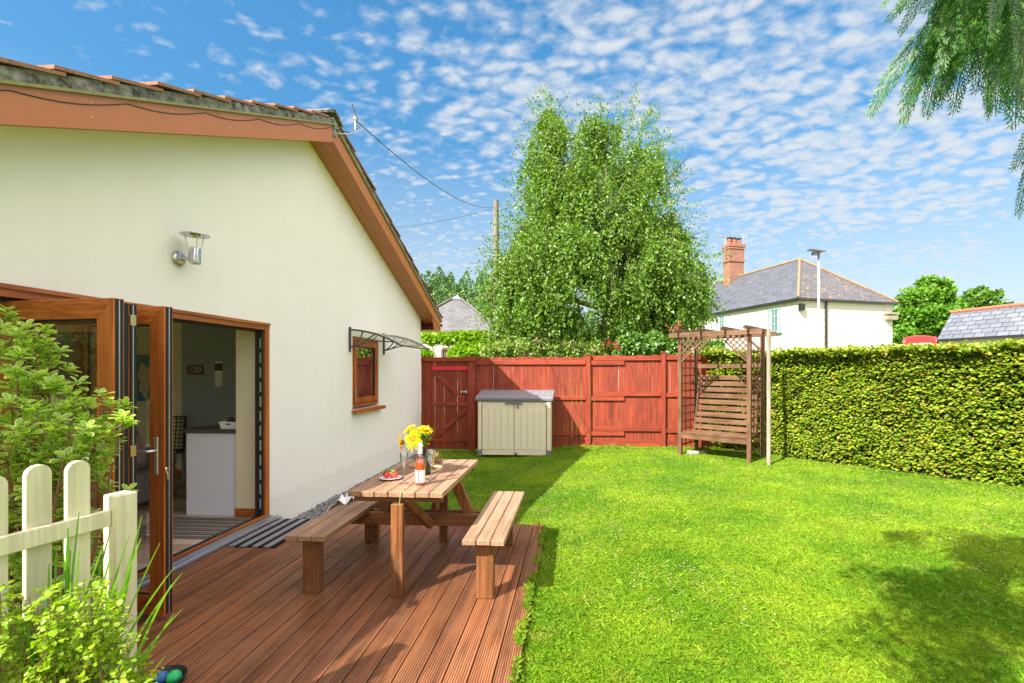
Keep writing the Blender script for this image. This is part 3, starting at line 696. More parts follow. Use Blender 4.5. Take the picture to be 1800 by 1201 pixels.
# armchair with floral cushion
T = thing('armchair', 'grey armchair with a pink floral throw behind the open door glass', 'armchair', (-5.2, 5.4, .004))
m = MB(); m.b2(-5.65, -4.95, 4.95, 5.75, .05, .40); m.b2(-5.65, -5.45, 4.95, 5.75, .40, .85); m.b2(-5.44, -4.95, 4.95, 5.08, .40, .6); m.b2(-5.44, -4.95, 5.62, 5.75, .40, .6); m.build('frame', m_plain('grey_upholstery', (.22, .21, .22), .9), T, bevel=.04)
m = MB(); m.box((-5.30, 5.35, .62), (.16, .48, .44), Euler((0, R(-18), 0)).to_matrix()); m.build('cushion', M['floral'], T, bevel=.06)
# mats
def stripes_mat(name, n, cols, axis, per, rough=.95):
    t = NT(name); v = t.coords(); sx = t.n('ShaderNodeSeparateXYZ'); t.l(v, sx.inputs[0]); a = t.math('MULTIPLY', sx.outputs[axis], 1/per)
    fr_ = t.math('FRACT', t.math('ADD', a, n)); c = t.ramp(fr_, cols); c.node.color_ramp.interpolation = 'CONSTANT'
    sp = t.noise(v, 170, 2, .5); c = t.mix(t.ramp(sp, [(.5, 0.), (.62, .55)]), c, (.02, .02, .025)); return t.bsdf(c, rough, sp, .8, .006, spec=.1)
M['matout'] = stripes_mat('striped_coir', .40, [(0, (.018, .018, .022)), (.45, (.30, .30, .32))], 0, .112)
M['matin'] = stripes_mat('striped_runner', .1, [(0, (.09, .075, .07)), (.3, (.26, .22, .19)), (.55, (.05, .045, .05)), (.7, (.33, .29, .26))], 1, .11)
m = MB(); m.b2(-3.13, -2.68, 4.17, 4.96, .002, .012)
for k in range(34): m.b2(-3.13+k*.0132, -3.123+k*.0132, 4.160, 4.17, .002, .008)
tag(m.build('doormat', M['matout'], loc=(-2.905, 4.57, .002)), 'black and grey striped doormat on the decking', 'doormat')
m = MB(); m.b2(-4.35, -3.46, 4.33, 4.93, .006, .016)
tag(m.build('indoor_rug', M['matin'], loc=(-3.9, 4.63, .005)), 'brown and grey striped mat on the floor just inside the doors', 'rug')

# ================================================================ wall lamp
lc = atX(312, 455, WX)
T = thing('wall_lamp', 'brushed steel outdoor wall lamp with round hood on the cream wall', 'wall lamp', (WX, lc.y, lc.z))
m = MB(); m.lathe([(0, .030), (.045, .030), (.062, .020), (.064, .0), ], (WX+.001, lc.y, lc.z), 28, (1, 0, 0)); m.build('wall_plate', M['steel'], T)
ax = WX+.155; az = lc.z+.02
m = MB(); m.tube([(WX+.03, lc.y, lc.z), (ax-.03, lc.y, lc.z)], .016, 14); m.build('arm', M['steel'], T)
m = MB(); m.lathe([(0, -.068), (.036, -.068), (.038, -.062), (.038, .060), (.036, .064), (0, .064)], (ax, lc.y, az), 24); m.build('lamp_body', M['steel'], T)
m = MB(); m.lathe([(.105, .170), (.106, .174), (.03, .188), (0, .190), ], (ax, lc.y, az), 32); m.lathe([(0, .184), (.03, .182), (.105, .1695)], (ax, lc.y, az), 32); m.build('hood', M['steel'], T)
m = MB(); m.lathe([(.0, .150), (.012, .152), (.040, .178), (0, .18)], (ax, lc.y, az), 20); m.build('reflector', m_plain('yellowed_reflector', (.55, .5, .08), .3), T)
for k in range(3):
    a = R(200+120*k); cx, cy = math.cos(a), math.sin(a)
    m = MB(); m.tube([(ax+cx*.048, lc.y+cy*.048, az-.05), (ax+cx*.048, lc.y+cy*.048, az+.03), (ax+cx*.075, lc.y+cy*.075, az+.172)], .0035, 6)
    for zz in (-.03, .01): m.tube([(ax+cx*.036, lc.y+cy*.036, az+zz), (ax+cx*.05, lc.y+cy*.05, az+zz)], .005, 6)
    m.build('hood_strut', M['steel'], T)

# ================================================================ canopy over the window
CY0, CY1 = 6.86, 8.14
T = thing('window_canopy', 'clear curved canopy on two black brackets above the small window', 'canopy', (WX, 7.5, 2.0))
def cz(u): return 2.20-.045*u/.8-.205*(u/.8)**2.2           # u = distance from the wall
prof = [(WX+u, cz(u)) for u in np.linspace(0.0, .80, 15)]
m = MB(); pp = [(x, CY0-.01, z) for x, z in prof]+[(x, CY0-.01, z-.004) for x, z in prof[::-1]]
for i in range(14):
    a, b = prof[i], prof[i+1]
    m.add([(a[0], CY0-.02, a[1]), (b[0], CY0-.02, b[1]), (b[0], CY1+.02, b[1]), (a[0], CY1+.02, a[1])], [(0, 1, 2, 3)], True)
t = NT('polycarbonate'); a = t.n('ShaderNodeBsdfTransparent'); a.inputs[0].default_value = (.9, .92, .86, 1); b = t.n('ShaderNodeBsdfTranslucent'); b.inputs[0].default_value = (.8, .8, .68, 1); t.bsdf((.7, .7, .6), .2)
mx = t.n('ShaderNodeMixShader'); mx.inputs[0].default_value = .5; t.l(b.outputs[0], mx.inputs[1]); t.l(t.p.outputs[0], mx.inputs[2]); m2 = t.n('ShaderNodeMixShader'); m2.inputs[0].default_value = .55; t.l(a.outputs[0], m2.inputs[1]); t.l(mx.outputs[0], m2.inputs[2]); t.l(m2.outputs[0], t.out.inputs[0]); M['poly'] = t.m
m.build('sheet', M['poly'], T)
for y in (CY0, CY1-.02):
    m = MB(); m.b2(WX+.001, WX+.028, y-.014, y+.014, 1.86, 2.225)
    pts = [Vector((x, y, z-.014)) for x, z in prof]
    m.tube(pts, .013, 8)
    m.tube([(WX+.02, y, 1.925), (WX+.10, y, 1.965), (WX+.17, y, 2.05), (WX+.21, y, 2.165)], .010, 6)
    m.tube([(WX+.02, y, 1.925), (WX+.14, y, 1.955), (WX+.27, y, 2.04), (WX+.40, y, 2.12)], .010, 6)
    m.tube([(WX+.14, y, 1.955), (WX+.3, y, 2.0), (WX+.5, y, 2.015), (WX+.72, y, 2.0)], .010, 6)
    m.tube([(WX+.3, y, 2.0), (WX+.36, y, 2.03), (WX+.42, y, 2.09)], .007, 6)
    m.build('bracket', M['lamp_dark'], T)
m = MB(); m.tube([(prof[-1][0], CY0-.02, prof[-1][1]-.004), (prof[-1][0], CY1+.02, prof[-1][1]-.004)], .010, 8); m.build('front_rail', M['lamp_dark'], T)
m = MB(); m.tube([(x, CY1+.02, z+.004) for x, z in prof], .006, 6); m.build('edge_trim', M['lamp_dark'], T)

# ================================================================ bracket, cables, pole
bk = atX(600, 210, -2.95)
T = thing('cable_bracket', 'small metal hook bracket on the gable peak of the bungalow', 'bracket', (-2.98, YR+.05, 4.60))
m = MB(); m.b2(-2.984, -2.965, YR-.01, YR+.05, 4.50, 4.62); m.tube([(-2.97, YR+.02, 4.54), (-2.80, YR+.05, 4.53), (-2.74, YR+.08, 4.60), (-2.74, YR+.08, 4.72)], .008, 8); m.lathe([(.014, -.02), (.022, 0), (.014, .02)], (-2.74, YR+.08, 4.74), 10); m.build('hook', M['steel'], T)
m = MB(); m.tube([(-2.96, YR-.02, 4.57), (-2.80, YR+.03, 4.545), (-2.70, YR+.1, 4.64), (-2.78, YR+.05, 4.86), (-2.78, YR+.08, 4.93), (-2.72, YR+.12, 4.74)], .005, 6)
m.tube([(-2.982, y_, zt(y_)-.17-.035*abs(math.sin(k*.3927))) for k, y_ in enumerate(np.linspace(YR-.05, 1.0, 57))], .003, 6)
m.build('cable_loop', M['wirem'], T)
pt = atD(872, 352, 17.0); pb = Vector((pt.x, pt.y, -.2))
T = thing('utility_pole', 'weathered wooden utility pole standing beside the birch crown', 'utility pole', pb)
m = MB(); m.tube([pb, pt], [.13, .085], 12); m.build('pole', M['pole'], T)
m = MB(); m.tube([pt+Vector((-.12, 0, -.35)), pt+Vector((.12, 0, -.35))], .02, 6); m.tube([pt+Vector((-.28, 0, -1.2)), pt+Vector((.02, 0, -1.2))], .018, 6); m.tube([pt+Vector((0, 0, -1.7)), pt+Vector((.28, 0, -1.75))], .018, 6); m.build('step_iron', M['steel'], T)
def cable(a, b, sag, r, lab):
    a, b = Vector(a), Vector(b); m = MB(); m.tube([a.lerp(b, s)-Vector((0, 0, sag*4*s*(1-s))) for s in np.linspace(0, 1, 26)], r, 6)
    tag(m.build('overhead_cable', M['wirem'], loc=a), lab, 'cable', 'overhead cables')
cable((-2.74, YR+.08, 4.73), pt+Vector((-.05, 0, -.25)), .35, .0065, 'black cable swooping from the gable bracket up to the wooden pole')
cable(atD(520, 402, 24), pt+Vector((-.05, 0, -.30)), .4, .007, 'thin cable running level to the wooden pole from beyond the roof')

# ================================================================ picnic table with benches
TX0, TX1, TY0, TY1 = -1.615, -.925, 3.34, 4.60
T = thing('picnic_table', 'weathered wooden picnic table with two attached plank benches on the decking', 'picnic table', (-1.26, 3.97, 0))
def planks(x0, x1, y0, y1, z, n, th_, gap, name, mat):
    w = (x1-x0+gap)/n
    for k in range(n):
        m = MB(); dy = random.uniform(-.004, .004); m.b2(x0+k*w, x0+(k+1)*w-gap, y0+dy, y1+dy, z-th_, z+random.uniform(-.001, .001)); m.build(name, mat, T, bevel=.004)
planks(TX0, TX1, TY0, TY1, .735, 7, .040, .005, 'table_board', M['tabletop'])
planks(-.765, -.475, 3.25, 4.58, .44, 3, .038, .006, 'seat_board', M['tabletop'])
planks(-2.025, -1.735, 3.25, 4.58, .44, 3, .038, .006, 'seat_board', M['tabletop'])
for y in (3.40, 4.50):
    m = MB(); m.b2(TX0+.03, TX1-.015, y-.02, y+.02, .655, .694); m.build('table_cleat', M['trail'], T, bevel=.003)
for x0, x1 in ((-.735, -.515), (-2.0, -1.77)):
    for y in (3.35, 4.42):
        m = MB(); m.b2(x0, x1, y-.02, y+.02, .372, .4015); m.build('seat_cleat', M['trail'], T, bevel=.003)
def leg(x, y, w, d, z1):
    m = MB(); m.b2(x-w/2, x+w/2, y-d/2, y+d/2, .001, z1); m.build('leg', M['tleg'], T, bevel=.003)
leg(-1.245, 3.335, .085, .045, .654); leg(-1.22, 4.45, .075, .045, .654)
leg(-.625, 3.375, .12, .07, .371); leg(-.625, 4.40, .12, .07, .371); leg(-1.885, 3.375, .12, .07, .371); leg(-1.885, 4.40, .12, .07, .371)
m = MB(); m.b2(-1.98, -.52, 3.955, 4.0, .300, .400); m.build('cross_rail', M['trail'], T, bevel=.003)
m = MB(); m.b2(-1.98, -.52, 4.048, 4.090, .300, .400); m.build('cross_rail', M['trail'], T, bevel=.003)
m = MB()
for x in (-1.72, -.80): 
    for q, z in ((-.012, .372), (.03, .325)): m.lathe([(.0, .004), (.008, .003), (.009, 0)], (x+q, 3.954, z), 8, (0, -1, 0))
m.build('bolt', M['black'], T)
for (a, b) in (((-.86, 4.024, .33), (-1.02, 4.024, .692)), ((-1.66, 4.024, .33), (-1.49, 4.024, .692))):
    m = MB(); m.bar(a, b, .044, .085, (1, 0, 0)); m.build('brace', M['tleg'], T, bevel=.003)
for (a, b) in (((-1.19, 3.93, .32), (-1.235, 3.43, .67)), ((-1.22, 4.11, .36), (-1.22, 4.42, .60))):
    m = MB(); m.bar(a, b, .044, .07, (0, 0, 1)); m.build('brace', M['tleg'], T, bevel=.003)

# ---------------- things on the table
ZT = .737
def tb(px, py): return gz(px, py, ZT)
p = tb(687, 842); T = thing('plate', 'round white plate on the table holding three strawberries', 'plate', p)
m = MB(); m.lathe([(0, .002), (.045, .002), (.062, .006), (.088, .014), (.089, .016), (.060, .010), (.045, .006), (0, .006)], p, 32); m.build('dish', M['porcelain'], T)
for k, (dx, dy, s, l) in enumerate(((-.036, -.006, .031, 'leftmost strawberry lying on its side on the white plate'), (.0, .014, .033, 'middle strawberry with upright green leaves on the white plate'), (.036, -.008, .031, 'rightmost strawberry pointing to the glass on the white plate'))):
    c = p+Vector((dx, dy, .012+s*.8)); ax_ = Vector((random.uniform(-.4, .5), -.3, .8)).normalized()
    T = thing('strawberry', l, 'strawberry', c-Vector((0, 0, s*.8)), 0, 'strawberries on the plate')
    m = MB(); m.lathe([(0, -s*1.05), (s*.35, -s*.9), (s*.75, -s*.3), (s*.92, s*.25), (s*.7, s*.62), (s*.2, s*.72), (0, s*.72)], c, 18, ax_)
    m.build('fruit', m_plain('strawberry_red' if k == 0 else 'strawberry_red_%s' % 'ab'[k-1], (.62, .05, .03), .35, var=.5, scale=90, bump=.3), T)
    q = Vector((0, 0, 1)).rotation_difference(ax_); V = []
    ang = np.arange(9)*.7; D = np.array([list(q @ Vector((math.cos(a), math.sin(a), .55))) for a in ang]); P = np.tile(np.array(c+ax_*s*.68), (9, 1))
    V = leaf4(P, nrm(D), np.tile(np.array(ax_), (9, 1)), np.full(9, s*.95), np.full(9, s*.35)); npmesh('calyx', V, F4, M['leaf_tree'], T)
def wine_glass(p, lab):
    T = thing('champagne_flute', lab, 'glass', p, 0, 'champagne flutes on the table')
    m = MB(); m.lathe([(0, .001), (.031, .001), (.031, .003), (.008, .006), (.0042, .02), (.0038, .10), (.006, .115), (.016, .135), (.026, .165), (.0305, .20), (.030, .235), (.0295, .235), (.0300, .20), (.0253, .166), (.0150, .137), (.002, .118), (0, .117)], p, 28); m.build('bowl', M['tumbler'], T)
wine_glass(tb(710, 850), 'champagne flute standing beside the plate at the near end')
wine_glass(tb(757, 843), 'champagne flute standing behind the wine bottle')
p = tb(739, 852); T = thing('wine_bottle', 'clear bottle of rose wine with white label and white cap', 'bottle', p)
bp = [(0, .002), (.034, .001), (.037, .006), (.0372, .155), (.036, .17), (.026, .20), (.0165, .225), (.0145, .245), (.0143, .30), (.0155, .302), (.0155, .31), (.0, .31)]
m = MB(); m.lathe(bp, p, 32); m.build('bottle_glass', m_glass('bottle_glass', (.97, .93, .90), 2.0), T)
t = NT('rose_wine'); g = t.n('ShaderNodeBsdfTransparent'); g.inputs[0].default_value = (1., .42, .22, 1); t.bsdf((.85, .12, .04), .15); mx = t.n('ShaderNodeMixShader'); mx.inputs[0].default_value = .62; t.l(g.outputs[0], mx.inputs[1]); t.l(t.p.outputs[0], mx.inputs[2]); t.l(mx.outputs[0], t.out.inputs[0])
m = MB(); m.lathe([(0, .006), (.033, .006), (.0350, .010), (.0352, .150), (.034, .165), (.028, .188), (0, .188)], p, 28); m.build('wine', t.m, T)
def band(a0, a1, z0, z1, r, n=10):
    m = MB(); vs = []
    for k in range(n+1):
        a = R(a0+(a1-a0)*k/n); vs += [(p.x+r*math.cos(a), p.y+r*math.sin(a), p.z+z0), (p.x+r*math.cos(a), p.y+r*math.sin(a), p.z+z1)]
    m.add(vs, [(2*k, 2*k+2, 2*k+3, 2*k+1) for k in range(n)], True); return m
tl_ = band(205, 262, .022, .115, .0377); tl_.build('label', M['porcelain'], T); band(278, 350, .022, .115, .0377).build('label', M['porcelain'], T)
m = MB(); m.lathe([(.0155, .232), (.0160, .233), (.0160, .302), (.0150, .3125), (0, .3125)], p, 24); m.build('cap', M['porcelain'], T)
# vase and bouquet
p = atY(752, 832, 3.98); p = tb(750, 834)+Vector((-.005, .0, 0)); T = thing('vase', 'tall dark green cylinder vase holding the sunflowers', 'vase', p)
m = MB(); m.lathe([(0, .001), (.040, .001), (.040, .20), (.037, .20), (.037, .01), (0, .01)], p, 28); m.build('vase_wall', m_plain('dark_green_glaze', (.02, .045, .03), .25), T)
vt = p+Vector((0, 0, .18))
bq = thing('sunflower_bouquet', 'bunch of yellow sunflowers with green leaves in the dark vase', 'bouquet', vt)
def sunflower(c, nrmv, r, open_=1.0):
    c = Vector(c); nv = Vector(nrmv).normalized(); q = Vector((0, 0, 1)).rotation_difference(nv)
    m = MB(); m.lathe([(0, .014), (r*.16, .012), (r*.24, .004), (r*.30, -.008), (r*.2, -.022), (0, -.024)], c, 18, nv); h_ = m.build('flower_head', M['disc'], bq)
    V = []
    for ring, (cnt, ln, up) in enumerate(((19, .86, .10), (17, .76, .35), (15, .58, .75))):
        a = np.arange(cnt)/cnt*6.283+ring*.2+rng.normal(size=cnt)*.07; u = up/open_
        D = np.stack([np.cos(a), np.sin(a), np.full(cnt, u*.6)], 1)+rng.normal(size=(cnt, 3))*.09
        P = np.stack([np.cos(a), np.sin(a), 0*a], 1)*r*(.26-.05*ring)
        D = nrm(D); V.append(leaf4(P, D, np.tile([0., 0, 1], (cnt, 1)), r*ln*(1+.15*rng.normal(size=cnt)), np.full(cnt, r*.34), .2))
    V = np.concatenate(V); Rm = np.array(q.to_matrix()); V = V @ Rm.T+np.array(c); npmesh('petals', V, F4, M['petal'], h_)
    n = 12; a = np.arange(n)/n*6.283; D = nrm(np.stack([np.cos(a), np.sin(a), -.15+0*a], 1)+rng.normal(size=(n, 3))*.1); P = np.stack([np.cos(a), np.sin(a), -1+0*a], 1)*r*.2
    V = leaf4(P, D, np.tile([0., 0, -1], (n, 1)), np.full(n, r*.55), np.full(n, r*.25)) @ Rm.T+np.array(c); npmesh('sepals', V, F4, M['leaf_tree'], h_)
    m = MB(); m.tube([c-nv*.02, c-nv*.05-Vector((0, 0, .03)), vt+Vector((0, 0, .05)), vt-Vector((0, 0, .08))], .0045, 6); m.build('stem', M['leaf_tree'], bq)
kb = vt.length/850*1.0
def bp_(px, py, dy=0): return atY(px, py, p.y+dy)
sunflower(bp_(727, 773, -.10), (-.15, -1, .25), .078); sunflower(bp_(705, 778, -.03), (-1, -.35, -.1), .070)
sunflower(bp_(720, 755, .05), (-.5, -.3, .8), .058, .7); sunflower(bp_(748, 757, .02), (.3, -.4, .9), .060, .6); sunflower(bp_(735, 757, .06), (.0, -.2, 1), .05, .5)
n = 120; th_ = rng.random(n)*6.28; P = np.array(bp_(735, 772))+np.stack([.07*np.cos(th_)*rng.random(n), .05*np.sin(th_), -.04+.11*rng.random(n)], 1)
D = nrm(np.stack([np.cos(th_), .7*np.sin(th_), .35*rng.normal(size=n)+.1], 1)); D[:30, 0] = np.abs(D[:30, 0]); D = nrm(D)
npmesh('bouquet_leaves', leaf8(P, D, rand_unit(n)*.3+np.array([0, 0, 1.]), .045+.03*rng.random(n), .016+.014*rng.random(n)), F8, M['leaf_tree'], bq, smooth=True)
# open book with fanned pages
b0 = tb(766, 822); T = thing('open_book', 'thick open book with cream pages fanning up behind the bottle', 'book', b0)
m = MB(); m.box(b0+Vector((.0, .05, .013)), (.10, .15, .024), Euler((0, 0, R(12))).to_matrix()); m.box(b0+Vector((-.165, .05, .013)), (.12, .15, .024), Euler((0, 0, R(-12))).to_matrix()); m.build('page_block', M['paper'], T, bevel=.003)
m = MB()
def page(o_, w, h_, rz, curl, lift):
    vs = []; q = Euler((0, 0, R(rz))).to_matrix()
    for i in range(7):
        s = i/6; xx = w*s*math.cos(curl*s); zz = w*s*math.sin(curl*s)+lift
        for yy in (0, h_): vs.append(Vector(o_)+q @ Vector((xx, yy, zz)))
    m.add(vs, [(2*i, 2*i+2, 2*i+3, 2*i+1) for i in range(6)], True)
for k, cu in enumerate((.25, .45, .75, 1.05, 1.4)): page(b0+Vector((-.045, -.03, .024)), .115, .15, 10, cu, .001)
for k, cu in enumerate((2.9, 2.6, 2.2, 1.9)): page(b0+Vector((-.10, -.03, .024)), .12, .15, -8, cu, .001)
m.build('fanned_page', M['paper'], T)
# small blossom with dangling stem
f0 = tb(712, 862); T = thing('cut_blossom', 'small white blossom with a long stem dangling over the table end', 'blossom', f0)
n = 16; a = np.arange(n)*2.4; P = np.tile(np.array(f0+Vector((0, 0, .012))), (n, 1)); D = nrm(np.stack([np.cos(a), np.sin(a), .3+.6*rng.random(n)], 1))
npmesh('petals', leaf4(P, D, np.tile([0., 0, 1], (n, 1)), .016+.01*rng.random(n), np.full(n, .008)), F4, m_leaf('white_petal', [(.8, .8, .65), (.75, .65, .15)], .3), T)
m = MB(); m.tube([f0+Vector((0, 0, .01)), Vector((f0.x-.01, TY0-.012, .735)), Vector((f0.x-.012, TY0-.022, .70)), Vector((f0.x-.022, TY0-.02, .60)), Vector((f0.x-.03, TY0-.022, .53))], .0022, 5); m.build('stem', m_plain('dry_stem', (.5, .42, .15), .7), T)
# napkin on the far end of the left bench
n1, n2 = 26, 16; vs = []; c0 = Vector((-2.13, 4.05, .452))
for j in range(n2):
    for i in range(n1):
        u, v = i/(n1-1), j/(n2-1); x = c0.x-.04+.22*u+.01*math.sin(7*v); y = c0.y+.24*v+.02*math.sin(6*u)
        z = .450+.030*abs(math.sin(7*u+4*v))+.012*math.sin(13*v+5*u)+.03*(1-u)*abs(math.sin(5*v))
        if x < -2.05: z -= (-2.05-x)*1.2
        vs.append((x, y, z))
m = MB(); m.add(vs, [(j*n1+i, j*n1+i+1, (j+1)*n1+i+1, (j+1)*n1+i) for j in range(n2-1) for i in range(n1-1)], True)
o = m.build('napkin', M['cloth'], loc=(-1.96, 4.3, .44)); tag(o, 'crumpled white cloth lying on the far end of the left bench', 'cloth'); s_ = o.modifiers.new('thick', 'SOLIDIFY'); s_.thickness = .005

# ================================================================ storage box
BX0, BX1, BY0, BY1 = -1.985, -.425, 9.56, 10.20; bz = -.125
T = thing('storage_box', 'beige plastic garden storage box with grey sloping lid by the red fence', 'storage box', ((BX0+BX1)/2, 9.9, bz))
x0, x1 = BX0+.05, BX1-.05; H = 1.10
m = MB(); m.b2(x0, x1, BY0+.05, BY1, bz+.05, bz+H); m.build('body', M['boxbeige'], T, bevel=.01)
xc = (x0+x1)/2
for s, a, b in ((-1, x0+.085, xc-.005), (1, xc+.005, x1-.085)):
    m = MB(); m.b2(a, b, BY0+.018, BY0+.0495, bz+.02, bz+H-.03)
    d = m.build('door', M['boxbeige'], T, bevel=.006)
    m = MB(); n = 5; w = (b-a)/n
    for k in range(n):
        m.b2(a+k*w+.006, a+(k+1)*w-.006, BY0+.008, BY0+.0178, bz+.13, bz+H-.17)
    m.build('door_slat', M['boxbeige'], d, bevel=.005)
    m = MB()
    for k in range(1, n): m.lathe([(0, .006), (.009, .005), (.010, 0)], (a+k*w, BY0+.0178, bz+H-.15), 8, (0, -1, 0)); m.lathe([(0, .006), (.009, .005), (.010, 0)], (a+k*w, BY0+.0178, bz+.10), 8, (0, -1, 0))
    m.build('stud', M['boxbeige'], d)
for a in (x0+.004, x1-.078):
    m = MB(); m.b2(a, a+.074, BY0+.01, BY0+.049, bz+.12, bz+H-.005); m.build('corner_post', M['boxbeige'], T, bevel=.01)
    m = MB(); m.b2(a-.008, a+.080, BY0+.0, BY0+.09, bz, bz+.12); m.build('foot', M['boxgrey'], T, bevel=.01)
m = MB()
m.prism([(BX0, BY0-.02, bz+H), (BX0, BY0-.02, bz+H+.07), (BX0+.01, BY0+.01, bz+H+.085), (BX0+.01, BY1, bz+H+.20), (BX0, BY1, bz+H)], (BX1-BX0, 0, 0)); lid = m.build('lid', M['boxgrey'], T, bevel=.012)
m = MB()
for k in range(12):
    xx = BX0+.08+k*(BX1-BX0-.16)/11; m.bar((xx, BY0+.04, bz+H+.0935), (xx, BY1-.03, bz+H+.197), .05, .006)
m.build('lid_rib', M['boxgrey'], lid)
m = MB(); m.b2(xc-.17, xc+.17, BY0-.012, BY0+.015, bz+H-.055, bz+H-.03); m.b2(xc-.17, xc-.10, BY0-.022, BY0-.0125, bz+H-.062, bz+H-.022); m.b2(xc+.08, xc+.17, BY0-.022, BY0-.0125, bz+H-.062, bz+H-.022); m.b2(xc-.02, xc+.02, BY0-.024, BY0+.012, bz+H-.07, bz+H-.015); m.b2(xc+.065, xc+.095, BY0-.03, BY0-.0125, bz+H-.15, bz+H-.06)
m.build('latch', M['boxgrey'], T, bevel=.004)
for a in (x0+.088, x1-.088):
    m = MB(); m.tube([(a, BY0+.015, bz+.10), (a, BY0+.015, bz+H-.06)], .006, 6); m.build('hinge_rod', m_plain('brown_rod', (.2, .14, .07), .6), T)
m = MB(); m.b2(xc+.03, xc+.055, BY0-.006, BY0+.007, bz+.025, bz+.075); m.build('drop_bolt', M['black'], T)
# ================================================================ red fence
FY = 10.36
def fxx(px): return atY(px, 700, FY).x
def fzz(py, px=1000): return atY(px, py, FY).z
def boards(xa, xb, z0, z1, T, name='board_panel', bw=.098, jag=.012, y=FY, parent=None):
    m = MB(); x = xa
    while x < xb-.02:
        w = min(bw*random.uniform(.88, 1.1), xb-x); gp = random.choice((.0015, .002, .003, .006)); dz = random.uniform(-jag, jag)
        m.b2(x, x+w-gp, y, y+.018+random.uniform(-.003, .003), z0, z1+dz); x += w
    return m.build(name, M['fence'], T, bevel=.002)
def rail(x0, x1, z0, z1, T, name='rail', d=.04, mat=None, lab=None):
    m = MB(); m.b2(x0, x1, FY-d, FY-.001, z0, z1); return m.build(name, mat or M['fencex'], T, bevel=.003, label=lab)
def fpost(px0, px1, z1, T, d=.075, z0=-.3, yb=.02):
    x0, x1 = fxx(px0), fxx(px1); m = MB(); m.b2(x0, x1, FY-d, FY+yb, z0, z1); o = m.build('post', M['fence'], T, bevel=.004)
    m = MB(); m.b2(x0-.015, x1+.015, FY-d-.015, FY+yb+.01, z1+.001, z1+.022); m.build('post_cap', M['fence'], o, bevel=.004); return o
T = thing('garden_fence', 'red stained close board garden fence running behind the storage box and arbour', 'fence', (fxx(1050), FY, -.1))
zt1, zt2 = fzz(628), fzz(625)
boards(fxx(741), fxx(756), -.15, zt1-.02, T)
boards(fxx(836), fxx(1031), -.12, zt1, T); boards(fxx(1038), fxx(1163), -.08, zt2, T); boards(fxx(1169), fxx(1300), -.06, zt2+.01, T)
fpost(741, 757, fzz(629), T, d=.03); fpost(823, 836, fzz(628), T, d=.06); fpost(1030, 1037.5, fzz(625), T); fpost(1162, 1169, fzz(621), T); fpost(1296, 1303, fzz(621), T)
m = MB(); m.b2(fxx(742), fxx(838), FY-.095, FY-.0605, fzz(635), fzz(628)); m.build('gate_header', M['fencex'], T, bevel=.003)
for (a, b) in ((633.5, 641), (696.5, 703), (758, 765)): rail(fxx(836.5), fxx(1029.5), fzz(b), fzz(a), T)
for (a, b) in ((627, 634), (689, 696), (750, 757)): rail(fxx(1043), fxx(1161.5), fzz(b), fzz(a), T)
for (a, b) in ((634.5, 642), (696.5, 704), (757.5, 765)): rail(fxx(1038), fxx(1097), fzz(b), fzz(a), T)
for (a, b) in ((626, 633), (690, 697), (752, 759)): rail(fxx(1169.5), fxx(1295), fzz(b), fzz(a), T)
m = MB(); m.b2(fxx(1038), fxx(1163), FY-.012, FY-.001, -.12, fzz(774)); m.build('gravel_board', M['fencex'], T)
m = MB(); m.b2(fxx(1170), fxx(1296), FY-.012, FY-.001, -.12, fzz(774)); m.build('gravel_board', M['fencex'], T)
T = thing('garden_gate', 'red stained ledged and braced gate between the bungalow corner and the storage box', 'gate', (fxx(790), FY, -.15))
gx0, gx1 = fxx(757.2), fxx(823.2)
boards(gx0, gx1, -.13, fzz(630), T, 'gate_board', bw=.1)
rail(gx0+.02, gx1-.01, fzz(651), fzz(644), T, 'ledge', .03, M['redrail'], 'bright red top ledge'); rail(gx0+.02, gx1-.01, fzz(714.5), fzz(707.5), T, 'ledge', .03); rail(gx0+.02, gx1-.01, fzz(779), fzz(772.5), T, 'ledge', .03)
for (a, b) in (((761, 652.5), (820, 706.5)), ((820, 716), (764, 771.5))):
    m = MB(); m.bar((fxx(a[0])+.03, FY-.016, fzz(a[1])-.03), (fxx(b[0])-.03 if b[0] > a[0] else fxx(b[0])+.04, FY-.016, fzz(b[1])+.03), .028, .085, (0, 0, 1)); m.build('brace', M['fencex'], T, bevel=.003)
m = MB(); lx, lz = fxx(816), fzz(689); m.b2(lx-.06, lx+.07, FY-.047, FY-.0305, lz-.012, lz+.012); m.b2(lx-.06, lx-.045, FY-.06, FY-.0305, lz-.03, lz+.03); m.b2(lx+.05, lx+.07, FY-.06, FY-.0305, lz-.035, lz+.035); m.build('latch', M['silver'], T)

# ================================================================ arbour seat
ar = math.atan2(8.68-9.51, 3.08-2.00)
ab = Vector((1.985, 9.49, -.06)); T = thing('garden_arbour', 'brown wooden arbour seat with trellis sides and pergola top by the hedge', 'arbour', ab, ar)
Ma = WM[T.name]; AW, AD, AH = 1.36, .80, 2.33
def A_(x, y, z): return Ma @ Vector((x, y, z))
Ra = Matrix.Rotation(ar, 3, 'Z')
def abox(mb, x0, x1, y0, y1, z0, z1): mb.box(A_((x0+x1)/2, (y0+y1)/2, (z0+z1)/2), (abs(x1-x0), abs(y1-y0), abs(z1-z0)), Ra)
def apart(name, mat, *b, bevel=.003, parent=None, label=None):
    m = MB()
    for q in b: abox(m, *q)
    return m.build(name, mat, parent or T, bevel=bevel, label=label)
pw = .07
for x in (0, AW-pw):
    for y in (0, AD-pw): apart('post', M['arbor'], (x, x+pw, y, y+pw, 0, AH-.02))
